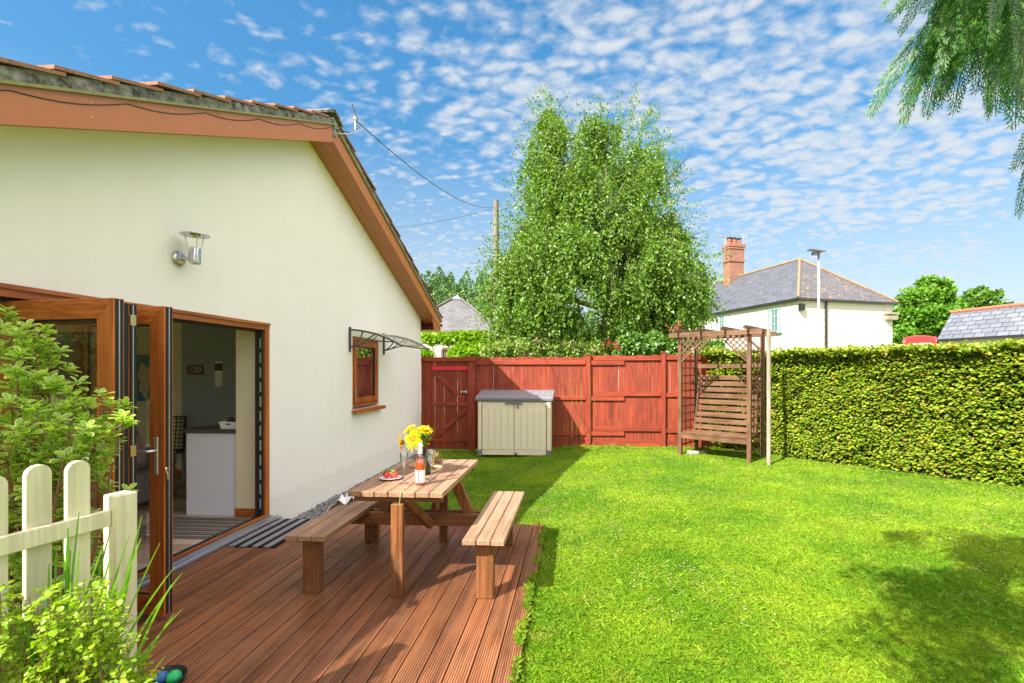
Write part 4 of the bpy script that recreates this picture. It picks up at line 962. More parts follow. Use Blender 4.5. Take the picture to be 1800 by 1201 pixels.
for x in (0, AW-pw):       # trellis sides
    bs = [(x+.022, x+.036, pw+.002+k*(AD-2*pw-.03)/3, pw+.028+k*(AD-2*pw-.03)/3, .18, 2.05) for k in range(0, 4)]
    bs += [(x+.0365, x+.050, pw+.001, AD-pw-.001, z, z+.026) for z in np.arange(.20, 2.0, .148)]
    apart('trellis_panel', M['arbor'], *bs)
for y in (-.02, AD-.02): apart('beam', M['arborx'], (-.17, AW+.20, y, y+.035, AH-.055, AH+.035) if y > 0 else (-.17, AW+.20, -.036, -.001, AH-.055, AH+.035))
for k, x in enumerate((.01, .46, .91, AW-.05)):
    m = MB(); pr = [(-.26, .04), (-.26, .075), (-.20, .10), (AD+.18, .10), (AD+.24, .075), (AD+.24, .05), (AD+.18, .037), (-.20, .037)]
    m.prism([A_(x, a, AH+b) for a, b in pr], Ra @ Vector((.04, 0, 0))); m.build('rafter', M['arbor'], T, bevel=.003)
for side in (0, 1):       # lattice corner brackets at the front
    m = MB(); cx0 = pw+.002 if side == 0 else AW-pw-.002; s = 1 if side == 0 else -1; Lz = .46; zt_ = AH-.058
    m.bar(A_(cx0+s*Lz, .012, zt_-.02), A_(cx0+.0*s, .012, zt_-Lz), .022, .030, (0, 0, 1)); 
    for k in range(4):
        t_ = .10+.1*k
        m.bar(A_(cx0+s*t_, .022, zt_), A_(cx0, .022, zt_-t_), .010, .022, (0, 0, 1))
    for k in range(-2, 4):
        a0 = .05+.11*k; p0 = [max(a0, 0), 0 if a0 >= 0 else a0]; hyp = (Lz-a0)/2
        st_ = (max(a0, 0.), max(-a0, 0.)); en = ((Lz+a0)/2, (Lz-a0)/2)
        if en[0] > st_[0]+.02: m.bar(A_(cx0+s*st_[0], .034, zt_-st_[1]), A_(cx0+s*en[0], .034, zt_-en[1]), .010, .022, (0, 0, 1))
    m.build('corner_lattice', M['arborx'], T)
for x, s in ((pw, 1), (AW-pw, -1)):
    m = MB(); m.bar(A_(x, AD-.04, AH-.30), A_(x+s*.25, AD-.04, AH-.06), .035, .045, (0, 0, 1)); m.build('corner_brace', M['arbor'], T)
apart('top_rail', M['arborx'], (pw+.001, AW-pw-.001, AD-.045, AD-.02, 1.69, 1.77))
zz = 1.55
for k in range(9):
    yy = AD-.06-.042*max(0, k-3); apart('back_slat', M['arborx'], (pw+.001, AW-pw-.001, yy, yy+.02, zz-.088, zz) if k < 5 else (pw+.001, AW-pw-.001, yy, yy+.02, zz-.088, zz)); zz -= .121
apart('seat_board', M['arborx'], (pw+.001, AW-pw-.001, .10, .24, .440, .465)); apart('seat_board', M['arborx'], (pw+.001, AW-pw-.001, .248, .39, .440, .465)); apart('seat_board', M['arborx'], (pw+.001, AW-pw-.001, .40, .53, .440, .465))
apart('seat_board', M['arborx'], (pw+.001, AW-pw-.001, -.005, .092, .440, .465)); apart('front_rail', M['arborx'], (pw+.001, AW-pw-.001, .002, .03, .345, .438))
for x in (pw+.02, AW-pw-.05):
    m = MB(); m.bar(A_(x+.012, AD-.27, .40), A_(x+.012, AD-.035, 1.60), .03, .03, (0, 1, 0)); m.build('back_support', M['arbor'], T)
tag(MB().box(A_(.20, .25, .035), (.20, .16, .10), Matrix.Rotation(.3, 3, 'Z')).box(A_(.30, .45, .03), (.16, .16, .09), Matrix.Rotation(.9, 3, 'Z')).build('stone_block', m_plain('pale_stone', (.35, .33, .28), .9, var=.4), loc=A_(.2, .25, 0), bevel=.02), 'pair of rough pale stones under the left side of the arbour', 'stone')
sp = Vector((3.315, 8.52, -.05)); m = MB(); m.tube([sp-Vector((0, 0, .2)), sp+Vector((0, 0, 2.35))], .036, 10); tag(m.build('timber_stake', M['grey_wood'], loc=sp), 'bare grey timber stake standing against the right side of the arbour', 'stake')

# ================================================================ hedge
HH = 1.96; HW = 1.0
def hedge():
    T = thing('beech_hedge', 'clipped yellow-green beech hedge along the right side of the lawn', 'hedge', (HA+HB)/2)
    L = (HB-HA).length; N_ = []; 
    # core
    nu, nv = 90, 26; vs = []
    def surf(u, v, inset):    # u along, v in 0..1 around: up the front, over the top
        f = v*(HH+HW)
        if f < HH: y, z = 0.0, f
        else: y, z = f-HH, HH
        return y, z
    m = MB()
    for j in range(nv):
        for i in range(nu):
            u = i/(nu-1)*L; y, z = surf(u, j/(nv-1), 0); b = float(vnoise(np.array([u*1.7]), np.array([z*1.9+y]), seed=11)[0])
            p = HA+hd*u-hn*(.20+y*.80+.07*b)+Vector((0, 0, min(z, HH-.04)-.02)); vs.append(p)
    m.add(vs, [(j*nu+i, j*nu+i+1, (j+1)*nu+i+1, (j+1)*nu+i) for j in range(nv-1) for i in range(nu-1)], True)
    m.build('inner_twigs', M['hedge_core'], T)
    n = 50000; u = rng.random(n)*L; f = rng.random(n)*(HH+HW*.8); top = f > HH
    z = np.where(top, HH, f); y = np.where(top, f-HH-.14, 0.)
    bulge = .20*(vnoise(u*1.5, z*1.8, y, seed=11)-.5)+.09*(vnoise(u*5, z*5.5, y*5, seed=13)-.5)
    foot = .10*np.clip((.35-z)/.35, 0, 1)
    dep = -np.log(rng.random(n)+1e-6)*.035
    hole = vnoise(u*3.2, z*3.5, y*3, seed=17)
    dep = dep+np.where(hole > .68, .06, 0)
    P = np.empty((n, 3)); off = bulge-dep-foot
    H = np.array(hd); Nn = np.array(hn)
    ttop = HH+.05*(vnoise(u*2.1, u*0, seed=19)-.5)+.06*rng.random(n)**3
    zz = np.where(top, ttop-dep*.7+bulge*.3, z*(ttop+.02)/HH)
    P = np.array(HA)[None]+H[None]*u[:, None]+Nn[None]*(np.where(top, -y, off))[:, None]; P[:, 2] = zz+gh(P[:, 0], P[:, 1])
    # leaves: layered, pointing out and a little down
    out = np.where(top[:, None], np.array([0, 0, 1.])*.6+Nn*.3, Nn*1.0)
    D = nrm(out+.55*rng.normal(size=(n, 3))*np.array([1, 1, .45])+np.array([0, 0, -.12])); Nr = nrm(np.array([0, 0, 1.])*1.1+Nn*.45+.42*rng.normal(size=(n, 3)))
    Lf = .044+.036*rng.random(n); keep = (P[:, 2] > .10*rng.random(n)-.02)
    V = leaf8(P[keep], D[keep], Nr[keep], Lf[keep], Lf[keep]*.62)[:, :10]
    npmesh('hedge_leaves', V, F8, M['leaf_hedge'], T, smooth=True)
    # sticking-up shoots
    m = MB(); shoots = []
    for k in range(45):
        uu = random.uniform(0, L); b = HA+hd*uu-hn*random.uniform(0, .5)+Vector((0, 0, HH-.05)); t_ = b+Vector((random.uniform(-.06, .06), random.uniform(-.06, .06), random.uniform(.05, .14)))
        m.tube([b, t_], .003, 4); shoots.append((b, t_))
    m.build('shoot', M['bark2'], T)
    P = np.array([list(a.lerp(b, s)) for a, b in shoots for s in (.3, .5, .7, .85, 1)]); k = len(P); D = nrm(rng.normal(size=(k, 3))*np.array([1, 1, .4])+np.array([0, 0, .4]))
    npmesh('shoot_leaves', leaf8(P, D, np.tile([0, 0, 1.], (k, 1)), .04+.02*rng.random(k), .026+.01*rng.random(k)), F8, M['leaf_hedge'], T, smooth=True)
hedge()
# litter at the foot of the hedge
n = 2600; L = (HB-HA).length; u = rng.random(n)*L; q = .25*rng.random(n)**1.5-.12; P = np.array(HA)+np.array(hd)*u[:, None]+np.array(hn)*q[:, None]; P[:, 2] = gh(P[:, 0], P[:, 1])+.012
V = leaf4(P, nrm(rng.normal(size=(n, 3))*np.array([1, 1, .2])), np.tile([0, 0, 1.], (n, 1)), .02+.03*rng.random(n), .012+.014*rng.random(n))
tag(npmesh('leaf_litter', V, F4, m_leaf('dry_brown_leaf', [(.30, .15, .06), (.42, .24, .12), (.22, .10, .04)], .05)), 'dry brown fallen leaves along the foot of the hedge', 'fallen leaves', None, 'stuff')

# ================================================================ generic foliage plants
def strands(P0, n, length, leafL, droop, mat, name, T, jit=.25, step=.05, spread=.25, F=F4, aspect=.62):
    """hanging or arching twigs with leaves along them. P0 (k,3) start points"""
    Pp, Dd = [], []; k = len(P0); v = nrm(rng.normal(size=(k, 3))*spread+np.array([0, 0, -droop])); ln = length*(.5+rng.random(k)); nmax = int(length*1.5/step)
    pos = P0.copy()
    for i in range(nmax):
        act = i*step < ln; v = nrm(v+rng.normal(size=(k, 3))*.12+np.array([0, 0, -droop*.15])); pos = pos+v*step
        for j in range(n):
            Pp.append(pos[act]+rng.normal(size=(act.sum(), 3))*step*.45); Dd.append(nrm(v[act]*.5+rng.normal(size=(act.sum(), 3))*.8+np.array([0, 0, -.3])))
    P = np.concatenate(Pp); D = np.concatenate(Dd); m_ = len(P); Lf = leafL*(.7+.6*rng.random(m_))
    Nr = rand_unit(m_)*.8+np.array([0, -.3, .5])
    return npmesh(name, leaf4(P, D, Nr, Lf, Lf*aspect), F, mat, T)

# ---- weeping birch
def limb(m, a, b, r0, r1, bend=.1, seg=7):
    a, b = Vector(a), Vector(b); pts = []; off = Vector((random.uniform(-1, 1), random.uniform(-1, 1), random.uniform(-.2, .6)))*bend*(b-a).length
    for i in range(seg+1):
        t_ = i/seg; pts.append(a.lerp(b, t_)+off*math.sin(math.pi*t_)+Vector((random.uniform(-1, 1), random.uniform(-1, 1), 0))*.02*(b-a).length)
    m.tube(pts, [r0+(r1-r0)*i/seg for i in range(seg+1)], 8); return pts
BD = 17.0
birch_base = atD(1065, 700, BD); birch_base.z = -.15
T = thing('birch_tree', 'tall weeping birch tree with fine hanging foliage behind the red fence', 'tree', birch_base)
m = MB(); top = atD(1080, 300, BD); tk = limb(m, birch_base, atD(1075, 420, BD), .26, .13, .03, 10)
m.build('trunk', M['birchbark'], T)
m = MB(); ends = []
heads = [(965, 215, -.3), (1090, 225, .2), (1150, 250, .8), (1035, 260, .6), (925, 330, .2), (1185, 300, 0), (880, 450, -.5), (1225, 420, .3), (950, 420, -1.5), (1150, 400, -1.5), (1040, 370, -1.8), (855, 520, .2), (1220, 520, .6), (930, 520, -1.6), (1110, 500, -2.), (1000, 480, 1.8), (1130, 450, 1.8), (1190, 480, -1.)]
for (px, py, dd) in heads:
    s = min(.98, max(.3, (720-py)/330)); base = tk[min(len(tk)-1, int(s*(len(tk)-1)))]
    pts = limb(m, base, atD(px, py, BD+dd), .085, .015, .10); ends.append(pts)
    for q in pts[2:]:
        e = q+Vector((random.uniform(-1, 1), random.uniform(-1, 1), random.uniform(-.2, .6)))*.9; limb(m, q, e, .02, .006, .1, 3)
m.build('limbs', M['bark'], T)
# crown silhouette: pixel rows give the half-widths of the real crown at its real distance
rows = [(192, 957, 975), (215, 943, 992), (232, 934, 1010), (240, 930, 1135), (270, 926, 1165), (310, 925, 1180), (350, 915, 1188), (385, 905, 1182), (420, 896, 1208), (450, 862, 1226), (480, 850, 1236), (510, 852, 1236), (545, 858, 1230), (580, 866, 1200), (610, 876, 1170)]
def crown_pt(n):
    py = rng.uniform(190, 592, n*3); l = np.interp(py, [r[0] for r in rows], [r[1] for r in rows]); r_ = np.interp(py, [r[0] for r in rows], [r[2] for r in rows])
    u = rng.random(n*3); keep = rng.random(n*3) < (r_-l)/400; py, l, r_, u = py[keep][:n], l[keep][:n], r_[keep][:n], u[keep][:n]
    cxp = (l+r_)/2; hw = (r_-l)/2; a = rng.random(len(py))*2*math.pi; rad = np.sqrt(.25+.75*rng.random(len(py)))
    px = cxp+hw*rad*np.cos(a)*.99; dep = hw/850*BD*rad*np.sin(a)*.85
    D_ = BD+dep; cx = (px-PX)/F*BD; X = cx*ca-D_*sa; Y = cx*sa+D_*ca; Z = CZ+(HY-py)/F*BD
    return np.stack([X, Y, Z], 1)
P0 = crown_pt(30000)
cl = vnoise(P0[:, 0]*1.15, P0[:, 1]*1.15, P0[:, 2]*.75, seed=23)*.6+vnoise(P0[:, 0]*3.0, P0[:, 1]*3.0, P0[:, 2]*1.6, seed=29)*.4
ztop = (P0[:, 2]-5.5)/4.5; P0 = P0[(cl > .56) & (rng.random(len(P0)) > np.clip(ztop, 0, 1)*.62)]
strands(P0, 2, .75, .108, 1.1, M['leaf_birch'], 'crown', T, step=.075, spread=.5)
Pe = crown_pt(1000); ctr = np.array(atD(1055, 440, BD)); out_ = nrm(Pe-ctr); rr = np.linalg.norm((Pe-ctr)*np.array([1, 1, .8]), axis=1); 
Pe = Pe+out_*.1; q_ = []
for s_ in np.linspace(0, 1, 9): q_.append(Pe+out_*(.75*s_)+np.array([0, 0, .30])*(s_*(1.15-s_))*1.2)
q_ = np.concatenate(q_); q_ = np.repeat(q_, 3, 0)+rng.normal(size=(len(q_)*3, 3))*.055; k_ = len(q_); Lf_ = .055+.04*rng.random(k_)
npmesh('arching_sprays', leaf4(q_, nrm(rng.normal(size=(k_, 3))+np.array([0, 0, -.6])), rand_unit(k_), Lf_, Lf_*.65), F4, M['leaf_birch'], T)
P1 = np.array([[*q] for pts in ends for q in pts[4:] for _ in range(14)])+rng.normal(size=(len(ends)*4*14, 3))*.22
strands(P1, 2, .4, .07, .5, M['leaf_birch'], 'crown_tips', T, step=.07, spread=.9)
m = MB()
for q in P0[::16]: m.tube([q+np.array([0, 0, .1]), q+np.array([random.uniform(-.1, .1), random.uniform(-.1, .1), -.3]), q+np.array([random.uniform(-.15, .15), random.uniform(-.15, .15), -.7])], .006, 4, False)
m.build('twigs', M['bark'], T)

def blob_tree(name, label, base, blobs, n, leafL, mat, trunk_r, bark=None, cat='tree', group=None, n_twig=0, squash=.8):
    T = thing(name, label, cat, base, 0, group)
    m = MB(); 
    zc = max(b[0].z for b in blobs)
    c = blobs[0][0]; pts = limb(m, base, c, trunk_r, trunk_r*.4, .03)
    for (q, r) in blobs[1:]: limb(m, pts[3], q, trunk_r*.4, trunk_r*.1, .12)
    m.build('trunk', bark or M['bark'], T)
    tot = sum(b[1]**2 for b in blobs); Vs = []
    for (q, r) in blobs:
        k = int(n*r*r/tot); d = rand_unit(k); rr = r*(.55+.5*rng.random(k)**.6)*(1+.35*(vnoise(d[:, 0]*2.3+9+q.x, d[:, 1]*2.3+9+q.y, d[:, 2]*2.3+9, seed=31)-.5)*2)
        P = np.array(q)+d*rr[:, None]*np.array([1, 1, squash]); cl = vnoise(P[:, 0]*2.2/r, P[:, 1]*2.2/r, P[:, 2]*2.6/r, seed=37); P = P[cl > .33]; d = d[cl > .33]; k = len(P)
        P[:, 2] = np.maximum(P[:, 2], base.z+.1)
        D = nrm(d*.5+rng.normal(size=(k, 3))*.7); Lf = leafL*(.6+.8*rng.random(k)); Vs.append(leaf4(P, D, nrm(d+np.array([0, 0, .6])+.5*rng.normal(size=(k, 3))), Lf, Lf*.65))
    npmesh('crown', np.concatenate(Vs), F4, mat, T)
def bl(px, py, D, rpx): return (atD(px, py, D), rpx*D/F)
g = atD(1633, 650, 30); g.z = -.1
blob_tree('garden_tree', 'dense round bright green tree between the white house and the slate shed', g, [bl(1632, 560, 30, 34), bl(1610, 525, 30, 22), bl(1650, 515, 30, 22), bl(1633, 500, 30.5, 14), bl(1600, 560, 30, 24), bl(1668, 545, 30, 20), bl(1592, 590, 29, 16), bl(1668, 580, 30, 24)], 15000, .26, M['leaf_tree'], .22)
g = atD(1728, 650, 34); g.z = -.1
blob_tree('slender_tree', 'airy tree with sparse spiky crown showing above the slate shed ridge', g, [bl(1726, 530, 34, 20), bl(1724, 513, 34, 8), bl(1745, 522, 34, 9), bl(1706, 520, 34, 8), bl(1755, 517, 34, 5), bl(1700, 540, 34, 15)], 2600, .28, M['leaf_dark'], .14)
# shrubs behind the fence
shr = [(1110, 612, 13.5, 26, 'leaf_dark'), (1150, 606, 13.6, 20, 'leaf_dark'), (1190, 606, 13.2, 18, 'leaf_dark')]
g = atD(1150, 700, 13.5); g.z = -.1
blob_tree('laurel_shrub', 'glossy dark green shrub with red shoots showing above the fence beside the arbour', g, [bl(a, b, c, r) for a, b, c, r, _ in shr], 4200, .13, M['leaf_dark'], .05, cat='shrub')
P = np.array([list(atD(px+random.uniform(-9, 9), py+random.uniform(-7, 5), 13.2)) for px, py in ((1075, 603), (1082, 612), (1185, 578), (1192, 586), (1068, 610)) for _ in range(9)]); k = len(P)
tag(npmesh('red_shoots', leaf4(P, nrm(rng.normal(size=(k, 3))+np.array([0, 0, 1.])), rand_unit(k), np.full(k, .13), np.full(k, .05)), F4, M['leaf_red'], None, atD(1080, 650, 13.2)), 'red new leaves at the top of the glossy shrub above the fence', 'shoots', None, 'stuff')
g = atD(1245, 690, 12.6); g.z = -.1
blob_tree('pale_shrub', 'light yellow-green shrub behind the arbour at the end of the fence', g, [bl(1262, 628, 12.0, 18), bl(1285, 634, 11.6, 16), bl(1238, 622, 12.6, 12), bl(1300, 650, 11.4, 18)], 3000, .085, M['leaf_hedge'], .04, cat='shrub')
g = atD(1225, 690, 14); g.z = -.1
blob_tree('pittosporum', 'loose shrub with small leaves between the arbour posts and the white house', g, [bl(1216, 596, 14, 9), bl(1240, 606, 14, 9), bl(1262, 606, 14, 8), bl(1250, 622, 14, 14)], 1300, .12, M['leaf_dark'], .03, cat='shrub')
g = atD(900, 690, 14.5); g.z = -.1
blob_tree('flowering_shrub', 'pale leaved shrub with tiny pink blossom below the birch behind the fence', g, [bl(888, 618, 14.5, 22), bl(920, 616, 14.5, 22), bl(960, 612, 14.8, 26), bl(1000, 616, 14.6, 22), bl(860, 622, 14.3, 14), bl(1040, 616, 14.6, 20)], 9500, .085, m_leaf('mixed_shrub_leaf', [(.10, .22, .02), (.2, .33, .03), (.14, .25, .03), (.22, .34, .04), (.50, .30, .28)], .3), .04, cat='shrub')

# ================================================================ stone cottage behind with vine
SD = 20.0
zev = atD(800, 584, SD).z
T = thing('stone_cottage', 'low stone cottage with pyramid slate roof and a white flue behind the fence', 'house', atD(790, 650, SD+2)); 
eL, eR = atD(689, 584, SD), atD(886, 584, SD); eL.z = eR.z = zev; dv = Vector((-(eR-eL).y, (eR-eL).x, 0)).normalized(); W_ = (eR-eL).length; bL, bR = eL+dv*W_*.9, eR+dv*W_*.9
apx = (eL+bR)/2; apx.z = 0
dcam = -apx.x*sa*1+apx.y*ca; apx.z = CZ+(650-522)/F*(-apx.x*sa+apx.y*ca)
sl1 = m_brick('old_grey_slate', (.095, .095, .10), (.145, .142, .148), (.05, .05, .052), .30, .17, .008, .75, stain=(.17, .165, .16), bump=.6)
m = MB(); u_ = (eR-eL).normalized()
m.polyuv([eL, eR, apx], u_); m.polyuv([eR, bR, apx], dv); m.polyuv([bR, bL, apx], -u_); m.polyuv([bL, eL, apx], -dv); m.build('roof', sl1, T)
m = MB(); ap2 = apx+Vector((0, 0, .02)); q1, q2, q3 = ap2.lerp(eL, .085)+Vector((0, 0, .03)), ap2.lerp(eR, .085)+Vector((0, 0, .03)), ap2.lerp(bR, .085)+Vector((0, 0, .03)); q4 = ap2.lerp(bL, .085)+Vector((0, 0, .03)); m.add([ap2+Vector((0, 0, .05)), q1, q2, q3, q4], [(0, 1, 2), (0, 2, 3), (0, 3, 4), (0, 4, 1)]); m.build('lead_cap', m_plain('pale_lead', (.6, .6, .62), .5), T)
m = MB()
for e in (eL, eR): m.tube([ap2.lerp(e, .09)+Vector((0, 0, .03)), e+Vector((0, 0, .03))], .05, 6)
m.build('hip_tile', m_plain('slate_hip', (.14, .12, .115), .9, var=.3), T)
m = MB(); m.bar(eL-dv*.05, eR-dv*.05, .12, .10); m.build('gutter', m_plain('brown_gutter', (.22, .09, .07), .5), T)
t = NT('rubble_stone'); vo = t.n('ShaderNodeTexVoronoi'); t.l(t.coords((3.2, 3.2, 5.5)), vo.inputs['Vector']); vo.inputs['Scale'].default_value = 1
c = t.mix(.5, vo.outputs['Color'], (.5, .42, .32)); h = t.n('ShaderNodeHueSaturation'); h.inputs['Saturation'].default_value = .25; t.l(c, h.inputs['Color'])
M['rubble'] = t.bsdf(t.mix(t.ramp(vo.outputs['Distance'], [(.3, 0.), (.6, .7)]), t.mix(.5, h.outputs[0], (.55, .47, .36), 'MIX'), (.45, .40, .33)), .9, vo.outputs['Distance'], .6, .03)
m = MB(); a_, b_ = eL+dv*.25, eR+dv*.25; m.prism([(a_.x, a_.y, -.3), (b_.x, b_.y, -.3), (bR.x, bR.y, -.3), (bL.x, bL.y, -.3)], (0, 0, zev+.28)); m.build('wall', M['rubble'], T)
w0, w1 = atD(778, 650, SD+.2), atD(797, 650, SD+.2); ww = (w1-w0); 
m = MB(); m.bar((w0.x, w0.y, atD(0, 626, SD).z), (w1.x, w1.y, atD(0, 626, SD).z), .12, .7); wf = m.build('window', m_plain('leaded_pane', (.10, .08, .08), .3, var=.9, scale=8), T)
m = MB(); zz0, zz1 = atD(0, 640, SD).z, atD(0, 614, SD).z
for p_ in (w0, w0.lerp(w1, .62), w1): m.b2(p_.x-.04, p_.x+.04, p_.y-.10, p_.y-.02, zz0, zz1)
m.bar((w0.x, w0.y-.07, zz1), (w1.x, w1.y-.07, zz1), .06, .08); m.build('window_frame', m_plain('brown_frame', (.16, .06, .04), .5), wf)
fl = atD(826, 560, SD+1.6); m = MB(); m.tube([(fl.x, fl.y, fl.z-.5), (fl.x, fl.y, atD(0, 540, SD+1.6).z)], .065, 10); m.tube([(fl.x, fl.y, atD(0, 541, SD+1.6).z), (fl.x, fl.y, atD(0, 536, SD+1.6).z)], .10, 10); m.build('flue', M['whitepaint'], T)
g = atD(800, 690, 18.6); g.z = -.1
blob_tree('climbing_vine', 'bright lime green vine trained along under the cottage gutter', g, [bl(px, 596+3*math.sin(px), 19.2, 9) for px in range(752, 884, 9)]+[bl(px, 605, 19.1, 8) for px in range(820, 884, 12)]+[bl(px, 590, 19.2, 6) for px in range(798, 860, 10)], 9000, .14, M['leaf_vine'], .05, cat='vine')
g = atD(812, 690, 17); g.z = -.1
blob_tree('lime_shrub', 'rounded lime green shrub just above the fence in front of the cottage window', g, [bl(806, 622, 17, 14), bl(824, 626, 17, 14), bl(840, 618, 17, 12)], 3200, .12, M['leaf_vine'], .05, cat='shrub')
g = atD(748, 690, 17); g.z = -.1
blob_tree('lime_shrub', 'small lime green shrub over the fence right at the bungalow corner', g, [bl(748, 625, 17, 11), bl(735, 624, 17, 10)], 1500, .12, M['leaf_vine'], .04, cat='shrub')
# ================================================================ white house
TH = R(20); U = Vector((-math.sin(TH), math.cos(TH), 0)); Vv = Vector((math.cos(TH), math.sin(TH), 0))
def dcam(p): return -p.x*sa+p.y*ca
HC = atD(1403, 523, 22.0); ez = HC.z; HC.z = 0
WL = 6.1
for _ in range(3):
    p = HC+Vv*WL; WL *= (1+.0)
def pxof(p):
    c = p.x*ca+p.y*sa; d = dcam(p); return (PX+F*c/d, HY-F*(p.z-CZ)/d)
lo, hi = 3., 12.
for _ in range(40):
    mid = (lo+hi)/2
    if pxof(HC+Vv*mid)[0] < 1578: lo = mid
    else: hi = mid
WL = lo; LL = 15.0
T = thing('white_house', 'white painted cottage with hipped slate roof, brick chimney and green windows', 'house', HC+Vv*WL*.5+U*5)
wallm = m_plain('white_roughcast', (.56, .525, .49), .9, var=.10, bump=1.0, scale=7, spec=.1); [setattr(n_.inputs['Distance'], 'default_value', .05) for n_ in wallm.node_tree.nodes if n_.type == 'BUMP']
t = wallm.node_tree
i0 = .15
c0, c1, c2, c3 = HC, HC+Vv*WL, HC+Vv*WL+U*LL, HC+U*LL
inn = [HC+Vv*i0+U*i0, HC+Vv*(WL-i0)+U*i0, HC+Vv*(WL-i0)+U*LL, HC+Vv*i0+U*LL]
m = MB(); m.prism([(p.x, p.y, -.3) for p in inn], (0, 0, ez+.3-.10)); m.build('wall', wallm, T)
rz = 41; hw = WL/2; rise = hw*math.tan(R(40.5))
A1 = HC+Vv*hw+U*hw; A1.z = ez+rise; A2 = HC+Vv*hw+U*LL; A2.z = ez+rise
def E(p, z=None): q = p.copy(); q.z = ez if z is None else z; return q
slate = m_brick('blue_grey_slate', (.070, .078, .095), (.11, .118, .14), (.03, .033, .04), .32, .20, .008, .55, bump=.6, lich=((.30, .29, .27), .70), lichsc=9)
slate2 = m_brick('lichen_slate', (.075, .075, .085), (.115, .11, .12), (.03, .033, .04), .32, .20, .008, .6, bump=.6, lich=((.42, .20, .04), .58), lichsc=5)
m = MB(); m.polyuv([E(c3), E(c0), A1, A2], -U); m.polyuv([E(c1), E(c2), A2, A1], U); m.build('roof', slate, T)
m = MB(); m.polyuv([E(c0), E(c1), A1], Vv); m.build('roof_hip', slate2, T)
rt = m_plain('lichen_ridge_tile', (.23, .155, .09), .9, var=.5, scale=5)
m = MB()
for a, b, r in ((E(c0), A1, .075), (E(c1), A1, .075), (A1, A2, .075)): m.tube([a+Vector((0, 0, .02)), b+Vector((0, 0, .03))], r, 6, True, False)
m.build('ridge_tile', rt, T)
m = MB()
for a, b in ((E(c0), E(c1)), (E(c3), E(c0))): m.bar(a-Vector((0, 0, .06)), b-Vector((0, 0, .06)), .10, .09)
m.build('gutter', M['gutter'], T)
m = MB(); dp = HC+Vv*1.72+U*.08; m.tube([(dp.x, dp.y, ez-.1), (dp.x-.03, dp.y, ez-.5), (dp.x-.03, dp.y, -.1)], .055, 8); m.build('downpipe', M['gutter'], T)
m = MB(); q = HC+Vv*.25+U*.05; m.box((q.x, q.y, ez-.42), (.22, .18, .30), Matrix.Rotation(TH, 3, 'Z')); m.build('floodlight', M['black'], T)
m = MB(); q = HC+Vv*(WL-.35)+U*.05; m.box((q.x, q.y, ez-.55), (.7, .3, .10), Matrix.Rotation(TH, 3, 'Z')); m.box((q.x, q.y, ez-.75), (.6, .22, .2), Matrix.Rotation(TH, 3, 'Z')); m.build('bracket_beam', M['grey_wood'], T)
# lean-to on the right side
m = MB(); b0 = HC+Vv*(WL-i0)+U*i0; m.prism([(b0.x, b0.y, 2.6), (b0.x, b0.y, -.2), tuple((b0+Vv*2.4).xy)+(-.2,), tuple((b0+Vv*2.4).xy)+(1.5,)], U*5); m.build('lean_to', wallm, T)
green = m_plain('sage_green_paint', (.22, .42, .33), .45, var=.05)
def house_window(s, z0, z1, w, cols=2, rows_=3):
    a = HC+U*s; rm = Matrix.Rotation(TH, 3, 'Z')
    def bx(mm, s0, s1, za, zb, out0, out1):
        c = HC+U*(s0+s1)/2+Vv*(i0-(out0+out1)/2); mm.box((c.x, c.y, (za+zb)/2), (abs(out1-out0), s1-s0, zb-za), rm)
    f = MB(); bx(f, s, s+.06, z0, z1, .0, .05); bx(f, s+w-.06, s+w, z0, z1, .0, .05); bx(f, s+.0605, s+w-.0605, z1-.06, z1, .0, .05); bx(f, s+.0605, s+w-.0605, z0, z0+.06, .0, .05); bx(f, s-.05, s+w+.05, z0-.07, z0-.002, .0, .12)
    fo = f.build('window_frame', green, T)
    f = MB()
    for k in range(1, cols): bx(f, s+w*k/cols-.025, s+w*k/cols+.025, z0+.0605, z1-.0605, .003, .045)
    for k in range(1, rows_):
        for c_ in range(cols): bx(f, s+w*c_/cols+(.03 if c_ else .061), s+w*(c_+1)/cols-.0255-(.036 if c_ == cols-1 else 0), z0+(z1-z0)*k/rows_-.015, z0+(z1-z0)*k/rows_+.015, .003, .04)
    f.build('glazing_bar', green, fo)
    f = MB(); bx(f, s+.03, s+w-.03, z0+.03, z1-.03, .002, .012); f.build('pane', m_plain('dim_pane', (.10, .13, .15), .08, var=.9, scale=2.5, bump=0, spec=1), fo)
    f = MB()
    bx(f, s+.09, s+w*.30, z0+.07, z1-.07, .0125, .016); bx(f, s+w*.72, s+w-.09, z0+.07, z1-.07, .0125, .016); f.build('curtain', M['cloth'], fo)
def s_at(px):
    lo, hi = 0., 14.
    for _ in range(40):
        mid = (lo+hi)/2
        if pxof(HC+Vv*i0+U*mid)[0] > px: lo = mid
        else: hi = mid
    return lo
def z_at(py, s): return CZ+(HY-py)/F*dcam(HC+Vv*i0+U*s)
for (pa, pb, ya, yb) in ((1374, 1351, 541, 583), (1278, 1261, 553, 584), (1187, 1177, 560, 590)):
    s0, s1 = s_at(pa), s_at(pb); house_window(s0, z_at(yb, s0), z_at(ya, s0), s1-s0)
s0, s1 = s_at(1279), s_at(1256); z0 = z_at(596, s0); house_window(s0, z0-1.0, z0, s1-s0)
